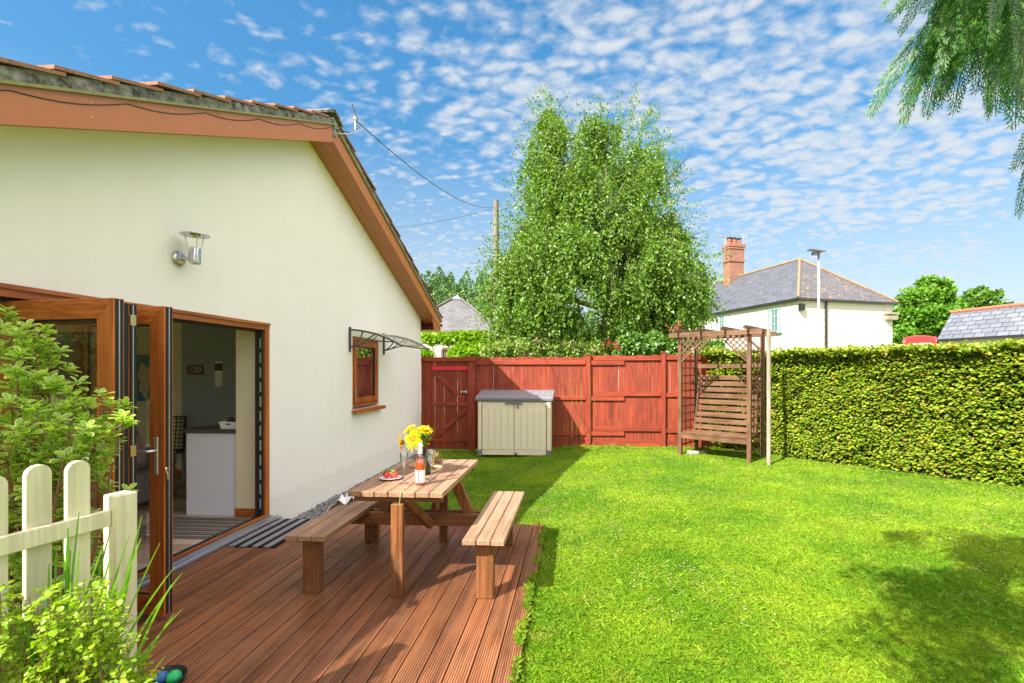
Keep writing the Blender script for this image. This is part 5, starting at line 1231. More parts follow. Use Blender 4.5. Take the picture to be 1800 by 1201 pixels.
# chimney
sc = 0
lo, hi = 0., 14.
for _ in range(40):
    mid = (lo+hi)/2
    if pxof(HC+Vv*hw+U*mid)[0] > 1293: lo = mid
    else: hi = mid
sc = lo; cc = HC+Vv*(hw-.15)+U*sc; dch = dcam(cc); kz = lambda py: CZ+(HY-py)/F*dch
brick = m_brick('old_red_brick', (.24, .065, .035), (.38, .13, .07), (.26, .21, .17), .225, .075, .012, .9, stain=(.20, .12, .08), bump=.5, lich=((.45, .36, .12), .62), src='Object')
t = brick.node_tree
# brick on upright faces: use (x+y, z) as the pattern plane
nt = t; tcn = [n_ for n_ in nt.nodes if n_.type == 'TEX_COORD'][0]; bt_ = [n_ for n_ in nt.nodes if n_.type == 'TEX_BRICK'][0]
sx = nt.nodes.new('ShaderNodeSeparateXYZ'); cb = nt.nodes.new('ShaderNodeCombineXYZ'); ad = nt.nodes.new('ShaderNodeMath'); nt.links.new(tcn.outputs['Object'], sx.inputs[0]); nt.links.new(sx.outputs[0], ad.inputs[0]); nt.links.new(sx.outputs[1], ad.inputs[1]); nt.links.new(ad.outputs[0], cb.inputs[0]); nt.links.new(sx.outputs[2], cb.inputs[1]); nt.links.new(cb.outputs[0], bt_.inputs['Vector'])
rm = Matrix.Rotation(TH, 3, 'Z'); cwx, cwy = 1.05, .62
ch = MB()
for (za, zb, ex) in ((ez+.6, kz(462), 0), (kz(462), kz(458), .10), (kz(458), kz(440), .02), (kz(440), kz(436), .10), (kz(436), kz(431), .16)):
    ch.box((cc.x, cc.y, (za+zb)/2), (cwx+ex, cwy+ex, zb-za-.002), rm)
co = ch.build('chimney', brick, T)
pot = m_plain('terracotta_pot', (.50, .13, .06), .8, var=.2)
for k, o_ in enumerate((-.30, .0, .34)):
    q = cc+Vv*o_*1.1; m = MB(); m.lathe([(.14, 0), (.12, .22), (.14, .24), (.14, .30), (.10, .30), (.10, .05)], (q.x, q.y, kz(431)), 14); m.build('chimney_pot', pot, co)
    m = MB(); m.lathe([(.13, .31), (.15, .42), (.17, .43), (.17, .45), (0, .47)], (q.x, q.y, kz(431)), 14); m.build('cowl', M['lamp_dark'], co)
for (px, ytop, o_, ydir) in ((1268, 419, -.62, -1), (1321, 409, .75, 1)):
    q = cc+Vv*o_; zt0 = kz(ytop); m = MB(); m.tube([(q.x, q.y, kz(462)), (q.x, q.y, zt0)], .022, 6)
    d_ = (Vv*-.75+U*.2) if ydir < 0 else (Vv*.8+U*.9)
    a_ = Vector((q.x, q.y, zt0)); m.tube([a_-d_*.15, a_+d_], .014, 5)
    for k in range(7):
        p_ = a_+d_*(.12+.13*k); e_ = Vector((-d_.y, d_.x, 0)).normalized()*.16; m.tube([p_-e_, p_+e_], .008, 4)
    m.build('aerial', M['steel'], co)
# lower continuation of the roof to the left and far gable
g = MB(); q0, q1 = HC+U*LL, HC+U*(LL+9); g.prism([(q0.x, q0.y, -.3), tuple((q0+Vv*WL).xy)+(-.3,), tuple((q1+Vv*WL).xy)+(-.3,), (q1.x, q1.y, -.3)], (0, 0, ez-.1)); g.build('rear_wall', wallm, T)
m = MB(); B1, B2 = HC+Vv*hw+U*(LL-.2), HC+Vv*hw+U*(LL+9); B1.z = B2.z = ez+rise-.35; m.polyuv([E(q1, ez-.3), E(q0, ez-.3), B1, B2], -U); m.polyuv([E(q0+Vv*WL, ez-.3), E(q1+Vv*WL, ez-.3), B2, B1], U); m.build('rear_roof', slate, T)

# ================================================================ slate shed on the right
e0 = atD(1647, 597, 24.0); zE = e0.z; e1 = atD(1810, 587.5, 24.0*53/62.5); e1.z = zE; dr = (e1-e0); dr.z = 0; dr.normalize(); perp = Vector((-dr.y, dr.x, 0)); Ls = 12.0
q_ = atD(1673, 549, 1.0)-Vector((0, 0, CZ)); d_ = (e0.x*dr.x+e0.y*dr.y)/(q_.x*dr.x+q_.y*dr.y); r0 = atD(1673, 549, d_); zR = r0.z; run = (r0-e0).dot(perp)
r0 = e0+perp*run; r0.z = zR
T = thing('slate_shed', 'low outbuilding with grey slate roof and red ridge tiles beyond the hedge', 'outbuilding', (e0+dr*4+perp*run)-Vector((0, 0, zE+.1)))
sl2 = m_brick('pale_blue_slate', (.12, .135, .17), (.19, .21, .245), (.03, .03, .035), .46, .25, .018, .5, bump=.8, stain=(.13, .14, .16))
m = MB(); sk = (e0-dr*.12); m.polyuv([e0-dr*.0, e0+dr*Ls, r0+dr*Ls, r0], dr); bk = r0+perp*run; bk.z = zE; m.polyuv([bk+dr*Ls, bk, r0, r0+dr*Ls], -dr); m.build('roof', sl2, T)
m = MB(); 
for k in range(int(Ls/.42)): m.tube([r0+dr*(.42*k), r0+dr*(.42*k+.40)], .10, 7, True, False)
m.build('ridge_tile', m_plain('red_ridge_tile', (.42, .13, .08), .9, var=.5, scale=9), T)
m = MB(); a_ = e0+perp*.15+dr*.1; m.prism([(a_.x, a_.y, -.3), tuple((a_+dr*(Ls-.2)).xy)+(-.3,), tuple((a_+dr*(Ls-.2)+perp*(2*run-.3)).xy)+(-.3,), tuple((a_+perp*(2*run-.3)).xy)+(-.3,)], (0, 0, zE+.28)); m.build('wall', M['rubble'], T)
m = MB(); m.bar(e0-Vector((0, 0, .06)), e0+dr*Ls-Vector((0, 0, .06)), .09, .09); m.build('gutter', M['gutter'], T)

# ================================================================ red telephone box, lamp pole
pc = atD(1616, 650, 17.5); pc.z = .17; pw_ = .98; ht = 2.72; T = thing('telephone_box', 'red telephone box with arched top just showing above the hedge', 'telephone box', pc, R(-30))
Mp = WM[T.name]; Rp = Matrix.Rotation(R(-30), 3, 'Z')
def P_(x, y, z): return Mp @ Vector((x, y, z))
h = .44; m = MB(); m.box(P_(0, 0, .05), (.92, .92, .10), Rp)
for sx_ in (-1, 1):
    for sy_ in (-1, 1): m.box(P_(sx_*(h-.06), sy_*(h-.06), 1.15), (.12, .12, 2.1), Rp)
m.box(P_(0, 0, 2.30), (.90, .90, .20), Rp); m.build('frame', M['redbox'], T)
for k in range(4):
    rr = Matrix.Rotation(R(90*k), 4, 'Z'); f = MB(); q = lambda x, y, z: Mp @ (rr @ Vector((x, y, z)))
    for zz in np.arange(.55, 2.15, .22): f.bar(q(-h+.12, -h+.04, zz), q(h-.12, -h+.04, zz), .02, .03)
    for xx in (-.2, .2): f.bar(q(xx, -h+.04, .2), q(xx, -h+.04, 2.2), .018, .03, (1, 0, 0))
    f.bar(q(-h+.12, -h+.04, .3), q(h-.12, -h+.04, .3), .03, .4); f.build('door' if k == 0 else 'glazed_side', M['redbox'], T)
    f = MB(); pts = [q(-h+.03+.0, -h-.02, 2.40)]+[q(-(h-.03)*math.cos(a), -h-.02, 2.42+.19*math.sin(a)) for a in np.linspace(0, math.pi, 12)]+[q(h-.03, -h-.02, 2.40)]
    f.prism(pts, (Mp.to_3x3() @ (rr.to_3x3() @ Vector((0, .06, 0))))); f.build('pediment', M['redbox'], T)
    f = MB(); f.bar(q(-.3, -h-.012, 2.31), q(.3, -h-.012, 2.31), .012, .12); f.build('sign_panel', M['whitepaint'], T)
m = MB(); rows4 = []
nn = 9
for j in range(nn):
    for i in range(nn):
        u, v = -1+2*i/(nn-1), -1+2*j/(nn-1); rows4.append(P_(u*.43, v*.43, 2.40+.27*math.sqrt(max(0, 1-.48*u*u-.48*v*v))))
m.add(rows4, [(j*nn+i, j*nn+i+1, (j+1)*nn+i+1, (j+1)*nn+i) for j in range(nn-1) for i in range(nn-1)], True); m.build('dome', M['redbox'], T)
lp = atD(1439, 650, 16.5); lp.z = -.1; zt_ = atD(0, 446, 16.5).z
T = thing('lamp_pole', 'slim cream pole with a flat dark lamp head in front of the white house', 'lamp pole', lp)
m = MB(); m.tube([lp, (lp.x, lp.y, zt_-.25)], .040, 12); m.build('pole', m_plain('cream_metal', (.62, .60, .46), .5), T)
m = MB(); m.tube([(lp.x, lp.y, zt_-.26), (lp.x, lp.y, zt_-.02)], .030, 10); m.box((lp.x-.10, lp.y-.02, zt_), (.22, .16, .09)); m.build('lamp_unit', M['lamp_dark'], T)
m = MB(); m.box((lp.x-.08, lp.y, zt_+.10), (.50, .34, .035), Euler((R(6), R(8), 0)).to_matrix()); m.build('solar_panel', m_plain('dark_panel', (.09, .09, .10), .25), T)

# ================================================================ hills, woods
def hill(name, cx, cy, rx, ry, hz, seed, mat, lab):
    n = 40; vs = []; 
    for j in range(n):
        for i in range(n):
            u, v = -1+2*i/(n-1), -1+2*j/(n-1); r = math.hypot(u, v); z = hz*max(0, 1-r*r)**.8*(1+.12*math.sin(5*u+seed)*math.cos(4*v)); vs.append((cx+u*rx, cy+v*ry, z-.6))
    m = MB(); m.add(vs, [(j*n+i, j*n+i+1, (j+1)*n+i+1, (j+1)*n+i) for j in range(n-1) for i in range(n-1)], True)
    return tag(m.build(name, mat, loc=(cx, cy, 0)), lab, None, None, 'structure'), np.array(vs)
M['hillg'] = m_plain('far_field', (.07, .13, .03), 1, var=.4, scale=.2)
c = atD(770, 650, 150); ho, hv = hill('hill', c.x-6, c.y, 75, 55, 22.5, 1, M['hillg'], 'wooded hill rising behind the stone cottage')
def wood(name, pts, hgt, rad, n_leaf, leafL, mat, lab, conif=True):
    P, D, Nn, L = [], [], [], []
    for (x, y, z, s) in pts:
        H = hgt*s; k = n_leaf; t_ = rng.random(k)**.7; a = rng.random(k)*6.28
        r = rad*s*((1-t_) if conif else np.sqrt(np.clip(1-(2*t_-1)**2, 0, 1)))*(.6+.45*rng.random(k))
        P.append(np.stack([x+r*np.cos(a), y+r*np.sin(a), z+(.12+.88*t_)*H], 1)); D.append(np.stack([np.cos(a), np.sin(a), -.4+0*a], 1)+.4*rng.normal(size=(k, 3))); Nn.append(np.stack([.5*np.cos(a), .5*np.sin(a), 1+0*a], 1)); L.append(leafL*s*(.6+.8*rng.random(k))*(1.2-.6*t_ if conif else 1))
    P, D, Nn, L = map(np.concatenate, (P, D, Nn, L)); return tag(npmesh(name, leaf4(P, nrm(D), Nn+.3*rng.normal(size=P.shape), L, L*.6), F4, mat, None, (pts[0][0], pts[0][1], 0)), lab, 'wood', None, 'stuff')
def hz_at(hv, x, y):
    d = (hv[:, 0]-x)**2+(hv[:, 1]-y)**2; return hv[np.argmin(d), 2]
front = []
for k in range(560):
    x = c.x-6+random.uniform(-60, 55); y = c.y+random.uniform(-52, 12); front.append((x, y, hz_at(hv, x, y)-.5, random.uniform(.7, 1.25)))
wood('hillside_wood', front, 7.5, 2.3, 190, .95, m_leaf('far_conifer', [(.09, .19, .06), (.14, .26, .08), (.20, .32, .09), (.06, .14, .06)], .15), 'mixed conifer wood covering the hill behind the stone cottage')
c2_ = atD(1800, 650, 95); pts = []
for k in range(150):
    px = random.uniform(1560, 2050); D_ = random.uniform(70, 110); q = atD(px, 650, D_); pts.append((q.x, q.y, 0, random.uniform(.8, 1.15)*(D_/90)*(1.0+.10*math.sin(px*.02))))
wood('distant_wood', pts, 12.5, 6.5, 420, 1.0, M['leaf_far'], 'rounded distant woodland on the horizon beyond the slate shed', False)
pts = []
for k in range(60):
    px = random.uniform(860, 1560); D_ = random.uniform(48, 75); q = atD(px, 650, D_); pts.append((q.x, q.y, 0, random.uniform(.8, 1.2)*(D_/60)))
wood('village_trees', pts, 5.6, 3.6, 420, .7, M['leaf_far'], 'low mass of distant trees behind the houses', False)

# unseen trees added behind the camera to fill the window reflections
pts = []
for k in range(52): pts.append((-36+k*1.1+random.uniform(-.4, .4), -9-random.uniform(0, 2), -.1, random.uniform(.8, 1.15)*(1.7 if k < 24 else 1)))
wood('added_reflection_trees', pts, 2.6, 1.2, 700, .26, M['leaf_far'], 'green trees added behind the viewer to be mirrored in the door glass', False)

# ================================================================ cream picket fence
PB = atD(212, 1000, 1.90); PB.z = 0; dP = Vector((.198, .980, 0)).normalized(); nP = Vector((dP.y, -dP.x, 0))    # towards the camera side
T = thing('picket_fence', 'cream painted picket fence with square end post at the corner of the deck', 'picket fence', PB)
m = MB(); rmP = Matrix((nP, dP, Vector((0, 0, 1)))).transposed(); zp = CZ-(867-HY)/F*1.90
m.box((PB.x, PB.y, zp/2), (.075, .075, zp), rmP); pp = m.build('post', M['picket'], T, bevel=.004)
m = MB()
for zc in (zp-.085, .30):
    a = PB-dP*.0385; b = PB-dP*1.9; m.bar((a.x, a.y, zc), (b.x, b.y, zc), .022, .062)
m.build('rail', M['picket'], T, bevel=.003)
k = 0; s = .128
while s < 1.9:
    c = PB-dP*s-nP*.024; w = .072; zb, ztp = .06, zp+.150+.008*math.sin(k*2.1)
    pts = [(-w/2, zb), (w/2, zb), (w/2, ztp-w/2)]+[(w/2*math.cos(a), ztp-w/2+w/2*math.sin(a)) for a in np.linspace(.25, math.pi-.25, 9)]+[(-w/2, ztp-w/2)]
    m = MB(); m.prism([(c.x+dP.x*u+nP.x*.009, c.y+dP.y*u+nP.y*.009, z) for u, z in pts], -nP*.020); m.build('picket', M['picket'], T, bevel=.002); s += .116; k += 1

# ================================================================ variegated shrub
vb = atD(95, 1010, 2.45); vb.z = 0; T = thing('variegated_shrub', 'variegated euonymus shrub with cream edged leaves behind the picket fence', 'shrub', vb)
tips = []
stem = MB()
targets = [(60, 590, 2.35), (20, 600, 2.3), (110, 690, 2.3), (150, 720, 2.25), (215, 745, 2.2), (180, 725, 2.25), (30, 660, 2.2), (70, 740, 2.1), (120, 765, 2.1), (20, 720, 2.1), (10, 800, 2.15), (60, 850, 2.2), (140, 800, 2.35), (-40, 640, 2.3), (-60, 720, 2.2), (-70, 820, 2.2), (100, 880, 2.45), (40, 940, 2.4), (130, 950, 2.5), (-30, 900, 2.3), (85, 630, 2.4), (45, 625, 2.45), (0, 570, 2.5), (-50, 590, 2.5), (100, 830, 2.3), (170, 765, 2.2), (60, 690, 2.25), (60, 1000, 2.5), (-10, 980, 2.4), (140, 1010, 2.5), (120, 905, 2.5), (20, 870, 2.3)]
for (px, py, D_) in targets:
    e = atD(px, py, D_); a = vb+Vector((random.uniform(-.05, .05), random.uniform(-.05, .05), 0)); mid = a.lerp(e, .55)+Vector((random.uniform(-.06, .06), random.uniform(-.05, .05), -.02)); pts = [a, a.lerp(mid, .5)+Vector((0, 0, .05)), mid, mid.lerp(e, .5)+Vector((0, 0, .02)), e]
    stem.tube(pts, [.013, .011, .008, .005, .003], 6)
    for s_ in range(20):
        if s_ < 14: q = mid.lerp(e, -.25+1.25*s_/14)
        else: q = e
        d = Vector((random.gauss(0, 1), random.gauss(0, 1), random.gauss(.25, .8))).normalized(); f = q+d*random.uniform(.035, .12); 
        if pxof(f)[0] > 228 and dcam(f) > 0: continue
        stem.tube([q, f], .0022, 4); tips.append((f, d))
stem.build('stems', M['bark2'], T)
P, D, Nn, L = [], [], [], []
for (f, d) in tips:
    cnt = random.randint(7, 11); nv = Vector((d.x*.5, d.y*.5, 1)).normalized(); q = Vector((0, 0, 1)).rotation_difference(nv)
    for k in range(cnt):
        a = k*2.4+random.uniform(-.3, .3); el = .15+.8*(k/cnt); dd = q @ Vector((math.cos(a)*math.cos(el), math.sin(a)*math.cos(el), math.sin(el))); 
        P.append(list(f-nv*.028*(1-k/cnt))); D.append(list(dd)); Nn.append(list(nv-dd*.2)); L.append((.060-.022*k/cnt)*random.uniform(.8, 1.15))
P, D, Nn, L = map(np.array, (P, D, Nn, L)); V = leaf8(P, nrm(D), Nn, L, L*.56, .16, .12); npmesh('shrub_leaves', V, F8, M['leaf_var'], T, smooth=True, attr=E8)

# ================================================================ small lime shrub and reeds in front
lb = atD(110, 1250, 1.62); lb.z = .0; T = thing('lime_leaved_shrub', 'low shrub with small lime leaves on thin red stems in front of the picket fence', 'shrub', lb)
stem = MB(); P = []; D = []
tg = [(random.uniform(-60, 270), None) for _ in range(120)]
for (px, _) in tg:
    topy = np.interp(px, [-60, 0, 30, 80, 150, 200, 240, 280], [1025, 1010, 1010, 1035, 1000, 1010, 1110, 1190]); py = topy+abs(random.gauss(0, 1))*75+random.uniform(0, 25); D_ = random.uniform(1.36, 1.76)
    e = atD(px, py, D_); a = lb+Vector((random.uniform(-.22, .16), random.uniform(-.12, .10), 0)); mid = a.lerp(e, .6)+Vector((random.uniform(-.05, .05), random.uniform(-.04, .04), .03))
    pts = [a.lerp(mid, s) for s in (0, .5, 1)]+[mid.lerp(e, .5)+Vector((0, 0, .012)), e]; stem.tube(pts, [.003, .0025, .002, .0015, .001], 4)
    for s in np.linspace(.25, 1, 11):
        b0_ = mid.lerp(e, s) if s > .3 else a.lerp(mid, .7+s); dirv = Vector((random.gauss(0, 1), random.gauss(0, 1), random.gauss(0, .6))).normalized(); f = b0_+dirv*random.uniform(.01, .05); stem.tube([b0_, f], .0008, 3)
        for w in range(5):
            q = b0_.lerp(f, .3+.7*random.random())+Vector((random.gauss(0, .004), random.gauss(0, .004), random.gauss(0, .004))); P.append(list(q)); D.append([random.gauss(0, 1), random.gauss(0, 1), random.gauss(.1, .5)])
stem.build('stems', M['bark2'], T)
P, D = np.array(P), nrm(np.array(D)); n = len(P); L = .011+.011*rng.random(n); npmesh('shrub_leaves', leaf8(P, D, np.array([0, 0, 1.])+.5*rng.normal(size=(n, 3)), L, L*.85, .15, .1), F8, M['leaf_low'], T, smooth=True)
rb = atD(95, 1230, 1.66); rb.z = 0; T = thing('reed_clump', 'clump of long arching green blades growing through the low shrub by the fence post', 'grass clump', rb)
ends_ = [(322, 1034, 1.55), (325, 1090, 1.6), (282, 978, 1.7), (250, 932, 1.7), (229, 962, 1.75), (195, 955, 1.8), (140, 925, 1.72), (120, 955, 1.75), (110, 940, 1.76), (100, 990, 1.7), (48, 1090, 1.6), (305, 1130, 1.6), (70, 1000, 1.8), (235, 1030, 1.6), (180, 990, 1.65), (185, 975, 1.7), (125, 990, 1.7), (230, 1000, 1.68), (150, 1040, 1.6), (20, 1120, 1.5), (265, 1140, 1.55)]
bm_ = MB()
for (px, py, D_) in ends_+[(x_+random.uniform(-25, 25), y_+random.uniform(10, 70), d_-.15) for x_, y_, d_ in ends_[:16]]:
    e = atD(px, py, D_); a = rb+Vector((random.uniform(-.10, .10), random.uniform(-.06, .06), 0)); n_ = 14; side = (Vector((0, 0, CZ))-e).cross(e-a).normalized(); w0 = random.uniform(.008, .013); vs = []
    for i in range(n_+1):
        s = i/n_; p_ = a.lerp(e, s)+Vector((0, 0, 1))*(.11*math.sin(math.pi*s*.85))*(e-a).length; w = w0*(1-s)**.6*.5+.0004; vs += [p_-side*w, p_+side*w-Vector((0, .003, .002)), ]
    bm_.add(vs, [(2*i, 2*i+2, 2*i+3, 2*i+1) for i in range(n_)], True)
bm_.build('blades', M['blade'], T)
# basket with coloured balls at the deck edge
bc = gz(283, 1207, 0.0); T = thing('toy_basket', 'low black basket at the bottom edge beside the lime shrub', 'basket', bc)
m = MB(); m.lathe([(0, .003), (.085, .003), (.105, .045), (.109, .045), (.109, .039), (.09, .0), (0, .0)], bc, 28); m.build('basket', M['black'], T)
for dx, dy, col, l in ((-.055, .01, (.6, .02, .03), 'small red ball in the black basket'), (.0, .0, (.02, .10, .30), 'small blue ball in the black basket'), (.058, .012, (.01, .42, .12), 'small green ball in the black basket')):
    q = bc+Vector((dx, dy, .042)); m = MB(); m.lathe([(.034*math.sin(a), -.034*math.cos(a)) for a in np.linspace(0, math.pi, 12)], q, 18); tag(m.build('ball', m_plain('ball_'+l.split()[1], col, .4), loc=q), l, 'ball')

# ================================================================ conifer overhead (trunk to the right of the camera)
tb_ = Vector((3.6, -.9, -.05)); T = thing('conifer_tree', 'tall cypress whose feathery green sprays hang into the top right corner', 'tree', tb_)
m = MB(); tkp = [tb_+Vector((.04*math.sin(k), .03*k*.2, 1.1*k)) for k in range(9)]; m.tube(tkp, [.22-.022*k for k in range(9)], 12); m.build('trunk', M['bark'], T)
Pq, Dq, Nq, Lq, Wq = [], [], [], [], []
twig = MB()
def spray(base, dirv, normal, L, dens=1.0):
    base, dirv, normal = Vector(base), Vector(dirv).normalized(), Vector(normal).normalized(); side = dirv.cross(normal).normalized(); n_ = int(L/.014*dens); pos = base.copy(); d = dirv.copy(); path = [base.copy()]
    for i in range(n_):
        s = i/n_; d = (d+Vector((0, 0, -.020))).normalized(); pos = pos+d*(L/n_); sg = 1 if i % 2 else -1; ln = L*.29*(1-s)**.75+.016; path.append(pos.copy())
        bd = (d*.95+side*sg*.50+Vector((random.gauss(0, .05), random.gauss(0, .05), random.gauss(0, .05)))).normalized(); k2 = max(2, int(ln/.009)); bp2 = pos.copy(); bd2 = bd.copy()
        for j in range(k2):
            bd2 = (bd2+d*.05+Vector((0, 0, -.03))).normalized(); sg2 = 1 if j % 2 else -1; nd = (bd2*.9+bd2.cross(normal)*sg2*.42).normalized(); l3 = (.012+.026*(1-j/k2))
            Pq.append(tuple(bp2)); Dq.append(tuple(bd2)); Nq.append(tuple(normal)); Lq.append(ln/k2*1.6); Wq.append(.0036)
            Pq.append(tuple(bp2)); Dq.append(tuple(nd)); Nq.append(tuple(normal)); Lq.append(l3); Wq.append(.0034)
            bp2 = bp2+bd2*(ln/k2)
    twig.tube(path[::3]+[path[-1]], [.0016]*len(path[::3])+[.0006], 4)
def branch(a, b, r, nsp, Ls, sag=.15):
    a, b = Vector(a), Vector(b); pts = [a.lerp(b, s)+Vector((0, 0, -sag*s*s+sag*.6*math.sin(math.pi*s))) for s in np.linspace(0, 1, 9)]; twig.tube(pts, [r*(1-.85*i/8) for i in range(9)], 7)
    for k in range(nsp):
        s = .35+.65*(k+.5)/nsp; i = min(7, int(s*8)); p_ = pts[i].lerp(pts[i+1], s*8-i); ax = (pts[i+1]-pts[i]).normalized(); sd = ax.cross(Vector((0, 0, 1))).normalized()*(1 if k % 2 else -1)
        yield p_, ax, sd
# the branch seen at the top right of the photograph
a = tkp[4]; vis = [(1548, 205, 2.05), (1600, 190, 2.0), (1655, 185, 1.95), (1615, 120, 2.15), (1722, 195, 1.9), (1575, 45, 2.2), (1640, 60, 2.1), (1700, 110, 1.8), (1760, 130, 1.7), (1680, 20, 2.0), (1745, 60, 1.75), (1790, 90, 1.5), (1550, -10, 2.3), (1720, 170, 1.8), (1590, 150, 2.1), (1650, 40, 1.9), (1700, -5, 1.7), (1770, 30, 1.45), (1735, 150, 1.6), (1780, 110, 1.35), (1715, 40, 1.5), (1665, 90, 1.7), (1620, 60, 2.0), (1795, 60, 1.3), (1730, 10, 1.6), (1680, -20, 1.8), (1625, 10, 2.1), (1705, 150, 1.9), (1765, 165, 1.75), (1640, 165, 2.1)]
root = atD(1800, -170, 1.85); twig.tube([a, a.lerp(root, .5)+Vector((0, 0, .15)), root, atD(1720, -90, 2.0)], [.04, .03, .015, .006], 7)
def toward(px, py, D_):
    e = atD(px, py, D_); s0_ = Vector(root).lerp(e, .30)+Vector((0, 0, .08)); return s0_, e
for (px, py, D_) in vis:
    s0_, e = toward(px, py, D_); ln = (e-s0_).length; twig.tube([root, s0_+Vector((0, 0, .02)), s0_], .004, 4)
    for rep, (q0, frac) in enumerate(((0, 1.0), (.35, .62))):
        st_ = s0_.lerp(e, q0); jit = Vector((random.gauss(0, .05), random.gauss(0, .05), random.gauss(0, .04)))*(0 if rep == 0 else 1); dd = (e+jit*1.5-st_+Vector((0, 0, .12*ln))).normalized(); spray(st_, dd, Vector((random.gauss(0, .4), -1, random.gauss(.1, .3))), ln*frac*1.02)
for (px, py, D_, px0, py0) in ((1783, 368, 2.0, 1835, 215), (1805, 345, 1.95, 1850, 200), (1778, 285, 2.05, 1850, 180)):
    e = atD(px, py, D_); s0_ = atD(px0, py0, D_); spray(s0_, (e-s0_+Vector((0, 0, .03))).normalized(), (0.2, -1, .1), (e-s0_).length*1.02); twig.tube([root, root.lerp(s0_, .6)+Vector((.08, 0, .03)), s0_], .006, 5)
twig.build('visible_branch', m_plain('green_brown_twig', (.10, .14, .03), .8), T)
Pq, Dq, Nq, Lq, Wq = map(np.array, (Pq, Dq, Nq, Lq, Wq)); npmesh('hanging_sprays', leaf4(Pq, nrm(Dq), Nq+.15*rng.normal(size=Pq.shape), Lq, Wq*1.15, .1), F4, M['leaf_conifer'], T)
# rest of the crown (overhead, out of the frame) that shades the corner of the lawn
n = 130000; a_ = rng.random(n)*6.283; hh = 2.6+6.2*rng.random(n)**1.3; rr_ = (1-(hh-2.6)/7.0)*2.5*(.55+.45*rng.random(n)); P = np.stack([tb_.x+rr_*np.cos(a_), tb_.y+rr_*np.sin(a_)*1.0, hh-.25*rr_], 1)
dq = rand_unit(n)*(rng.random(n)**.4)[:, None]; bough = np.arange(n) > n*.42; P = np.where(bough[:, None], np.array([1.0, .25, 3.85])+dq*np.array([2.2, 1.5, .8]), P)
cl = vnoise(P[:, 0]*1.9, P[:, 1]*1.9, P[:, 2]*1.3, seed=41)*.55+vnoise(P[:, 0]*4.5, P[:, 1]*4.5, P[:, 2]*2, seed=43)*.45; cxv = P[:, 0]*ca+P[:, 1]*sa; cyv = -P[:, 0]*sa+P[:, 1]*ca; pxx = PX+F*cxv/np.maximum(cyv, .01); pyy = HY-F*(P[:, 2]-CZ)/np.maximum(cyv, .01)
seen = (cyv > .05) & (pxx < 1990) & (pyy > -160); keep = (cl > .555) & ~seen; P = P[keep]; n = len(P)
D = nrm(np.stack([np.cos(a_[keep]), np.sin(a_[keep]), -.9+0*P[:, 0]], 1)+.3*rng.normal(size=(n, 3))); npmesh('crown', leaf4(P, D, rand_unit(n), .07+.07*rng.random(n), .014+.014*rng.random(n)), F4, M['leaf_conifer'], T)

# ================================================================ sky, sun, camera
w = bpy.data.worlds.new('World'); scene.world = w; w.use_nodes = True; nt = w.node_tree; nt.nodes.clear()
class WN(NT):
    def __init__(s, t): s.t = t; s.m = None; s.tc = s.n('ShaderNodeTexCoord')
q = WN(nt); out = q.n('ShaderNodeOutputWorld'); bg = q.n('ShaderNodeBackground'); q.l(bg.outputs[0], out.inputs[0])
SUNV = Vector((-.68, -.85, 1.0)).normalized(); elev = math.asin(SUNV.z); rot = math.atan2(SUNV.x, SUNV.y)
sky = q.n('ShaderNodeTexSky', sky_type='NISHITA', sun_disc=False, sun_elevation=elev, sun_rotation=rot, altitude=100, air_density=1.0, dust_density=.6, ozone_density=2.5)
hs = q.n('ShaderNodeHueSaturation'); hs.inputs['Saturation'].default_value = 1.28; hs.inputs['Value'].default_value = SKYV; hs.inputs['Hue'].default_value = .487; q.l(sky.outputs[0], hs.inputs['Color']); elq = q.n('ShaderNodeSeparateXYZ'); q.l(q.tc.outputs['Generated'], elq.inputs[0]); q.l(q.math('MULTIPLY', q.ramp(elq.outputs[2], [(0., .62), (.22, .72), (.55, 1.)]), SKYV), hs.inputs['Value'])
sp_ = q.n('ShaderNodeSeparateXYZ'); q.l(q.tc.outputs['Generated'], sp_.inputs[0])
zc = q.math('ADD', q.math('MAXIMUM', sp_.outputs[2], 0.0), .16); u = q.math('DIVIDE', sp_.outputs[0], zc); v = q.math('DIVIDE', sp_.outputs[1], zc)
cb = q.n('ShaderNodeCombineXYZ'); q.l(u, cb.inputs[0]); q.l(v, cb.inputs[1])
mp = q.n('ShaderNodeMapping'); mp.inputs['Rotation'].default_value = (0, 0, R(28)); mp.inputs['Scale'].default_value = (1.3, 1.75, 1); q.l(cb.outputs[0], mp.inputs[0]); pv = mp.outputs[0]
big = q.noise(pv, .55, 3, .5, .3); med = q.noise(pv, 16.0, 5, .62, .35); fine = q.noise(pv, 3.4, 6, .7, .6)
vo = q.n('ShaderNodeTexVoronoi', feature='SMOOTH_F1'); vo.inputs['Scale'].default_value = 14; vo.inputs['Smoothness'].default_value = .6
wp = q.n('ShaderNodeVectorMath', operation='MULTIPLY_ADD'); q.l(q.n('ShaderNodeTexNoise').outputs['Color'], wp.inputs[0]); nz_ = [x for x in nt.nodes if x.type == 'TEX_NOISE'][-1]; q.l(pv, nz_.inputs['Vector']); nz_.inputs['Scale'].default_value = 6; wp.inputs[1].default_value = (.16, .16, 0); q.l(pv, wp.inputs[2]); q.l(wp.outputs[0], vo.inputs['Vector'])
puff = q.math('MULTIPLY_ADD', vo.outputs['Distance'], -1.1, .62)
val = q.math('ADD', q.math('ADD', q.math('MULTIPLY', puff, .34), q.math('MULTIPLY', med, .42)), q.math('MULTIPLY', fine, .34))
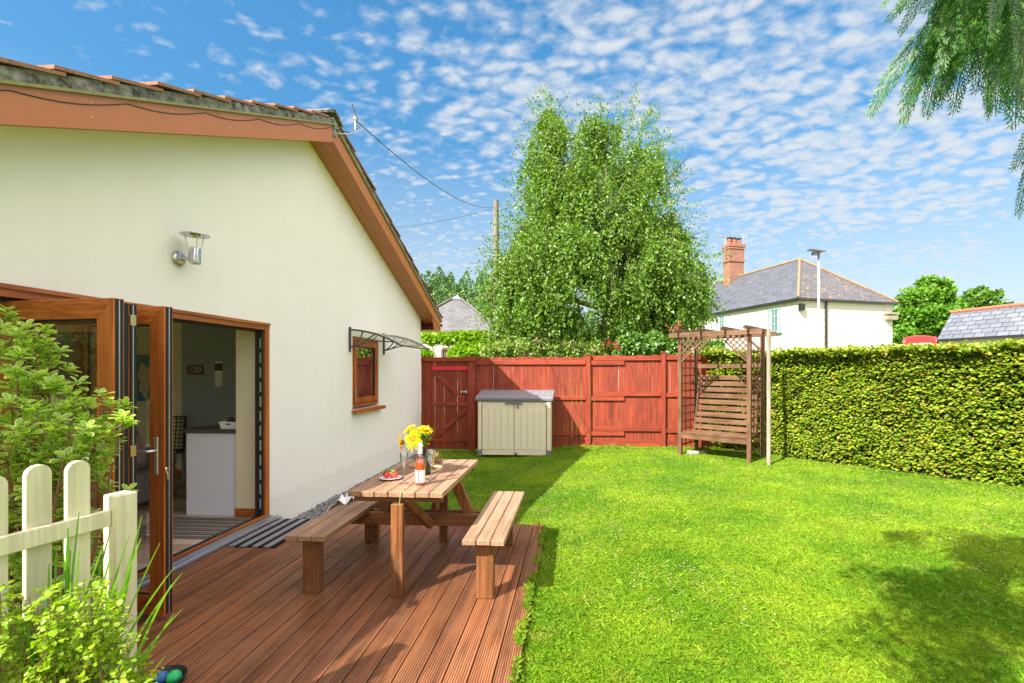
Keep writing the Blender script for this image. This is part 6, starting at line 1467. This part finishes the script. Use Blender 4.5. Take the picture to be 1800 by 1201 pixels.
# coverage: mainly over the middle and right of the view, clear high up on the left
el_ = sp_.outputs[2]; az = q.math('DIVIDE', sp_.outputs[0], q.math('MAXIMUM', sp_.outputs[1], .05))
side = q.ramp(q.math('MULTIPLY_ADD', q.math('ADD', az, q.math('MULTIPLY', el_, -.55)), .5, .5), COVER)
cov = q.math('ADD', q.math('MULTIPLY_ADD', big, .50, -.25), q.math('MULTIPLY_ADD', side, .36, -.195))
tot = q.math('ADD', val, cov); cm_ = q.ramp(tot, [(.40, 0.), (.50, .28), (.60, .72), (.72, 1.)])
hzm = q.ramp(el_, [(.0, .95), (.14, .66), (.42, 0.)])
cmx = q.math('MAXIMUM', cm_, hzm)
# unseen brighter cloud added overhead and behind the viewer to lift the shaded wall
fill_side = q.math('SUBTRACT', el_, q.math('MULTIPLY', sp_.outputs[1], .9)); sm_ = q.ramp(q.math('MULTIPLY_ADD', fill_side, .5, .5), [(.50, 0.), (.66, 1.)])
cmx = q.math('MAXIMUM', cmx, q.math('MULTIPLY', sm_, .85)); ccol = q.mix(sm_, CLOUD, FILL_CLOUD)
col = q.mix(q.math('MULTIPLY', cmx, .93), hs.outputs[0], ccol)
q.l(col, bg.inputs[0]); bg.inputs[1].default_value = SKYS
ld = bpy.data.lights.new('sun', 'SUN'); ld.energy = SUNE; ld.angle = R(.5); ld.color = (1, .95, .87); lo_ = bpy.data.objects.new('sun', ld); COL.objects.link(lo_); lo_.rotation_euler = SUNV.to_track_quat('Z', 'Y').to_euler(); lo_.location = (0, 0, 30)
cd = bpy.data.cameras.new('camera'); cd.sensor_width = 36; cd.lens = F*36/1800; cd.clip_start = .05; cd.clip_end = 3000; cd.shift_x = -(PX-900)/1800; cd.shift_y = (HY-600.5)/1800
co_ = bpy.data.objects.new('camera', cd); COL.objects.link(co_); co_.location = (0, 0, CZ); co_.rotation_euler = (R(90), 0, YAW); scene.camera = co_
scene.render.engine = 'CYCLES'; scene.cycles.max_bounces = 8; scene.cycles.transparent_max_bounces = 24; scene.cycles.diffuse_bounces = 4; scene.cycles.use_denoising = True; scene.cycles.sample_clamp_indirect = 8; scene.cycles.caustics_reflective = False; scene.cycles.caustics_refractive = False
vs_ = scene.view_settings; vs_.view_transform = 'Standard'; vs_.look = 'None'; vs_.exposure = EXPO; vs_.gamma = 1
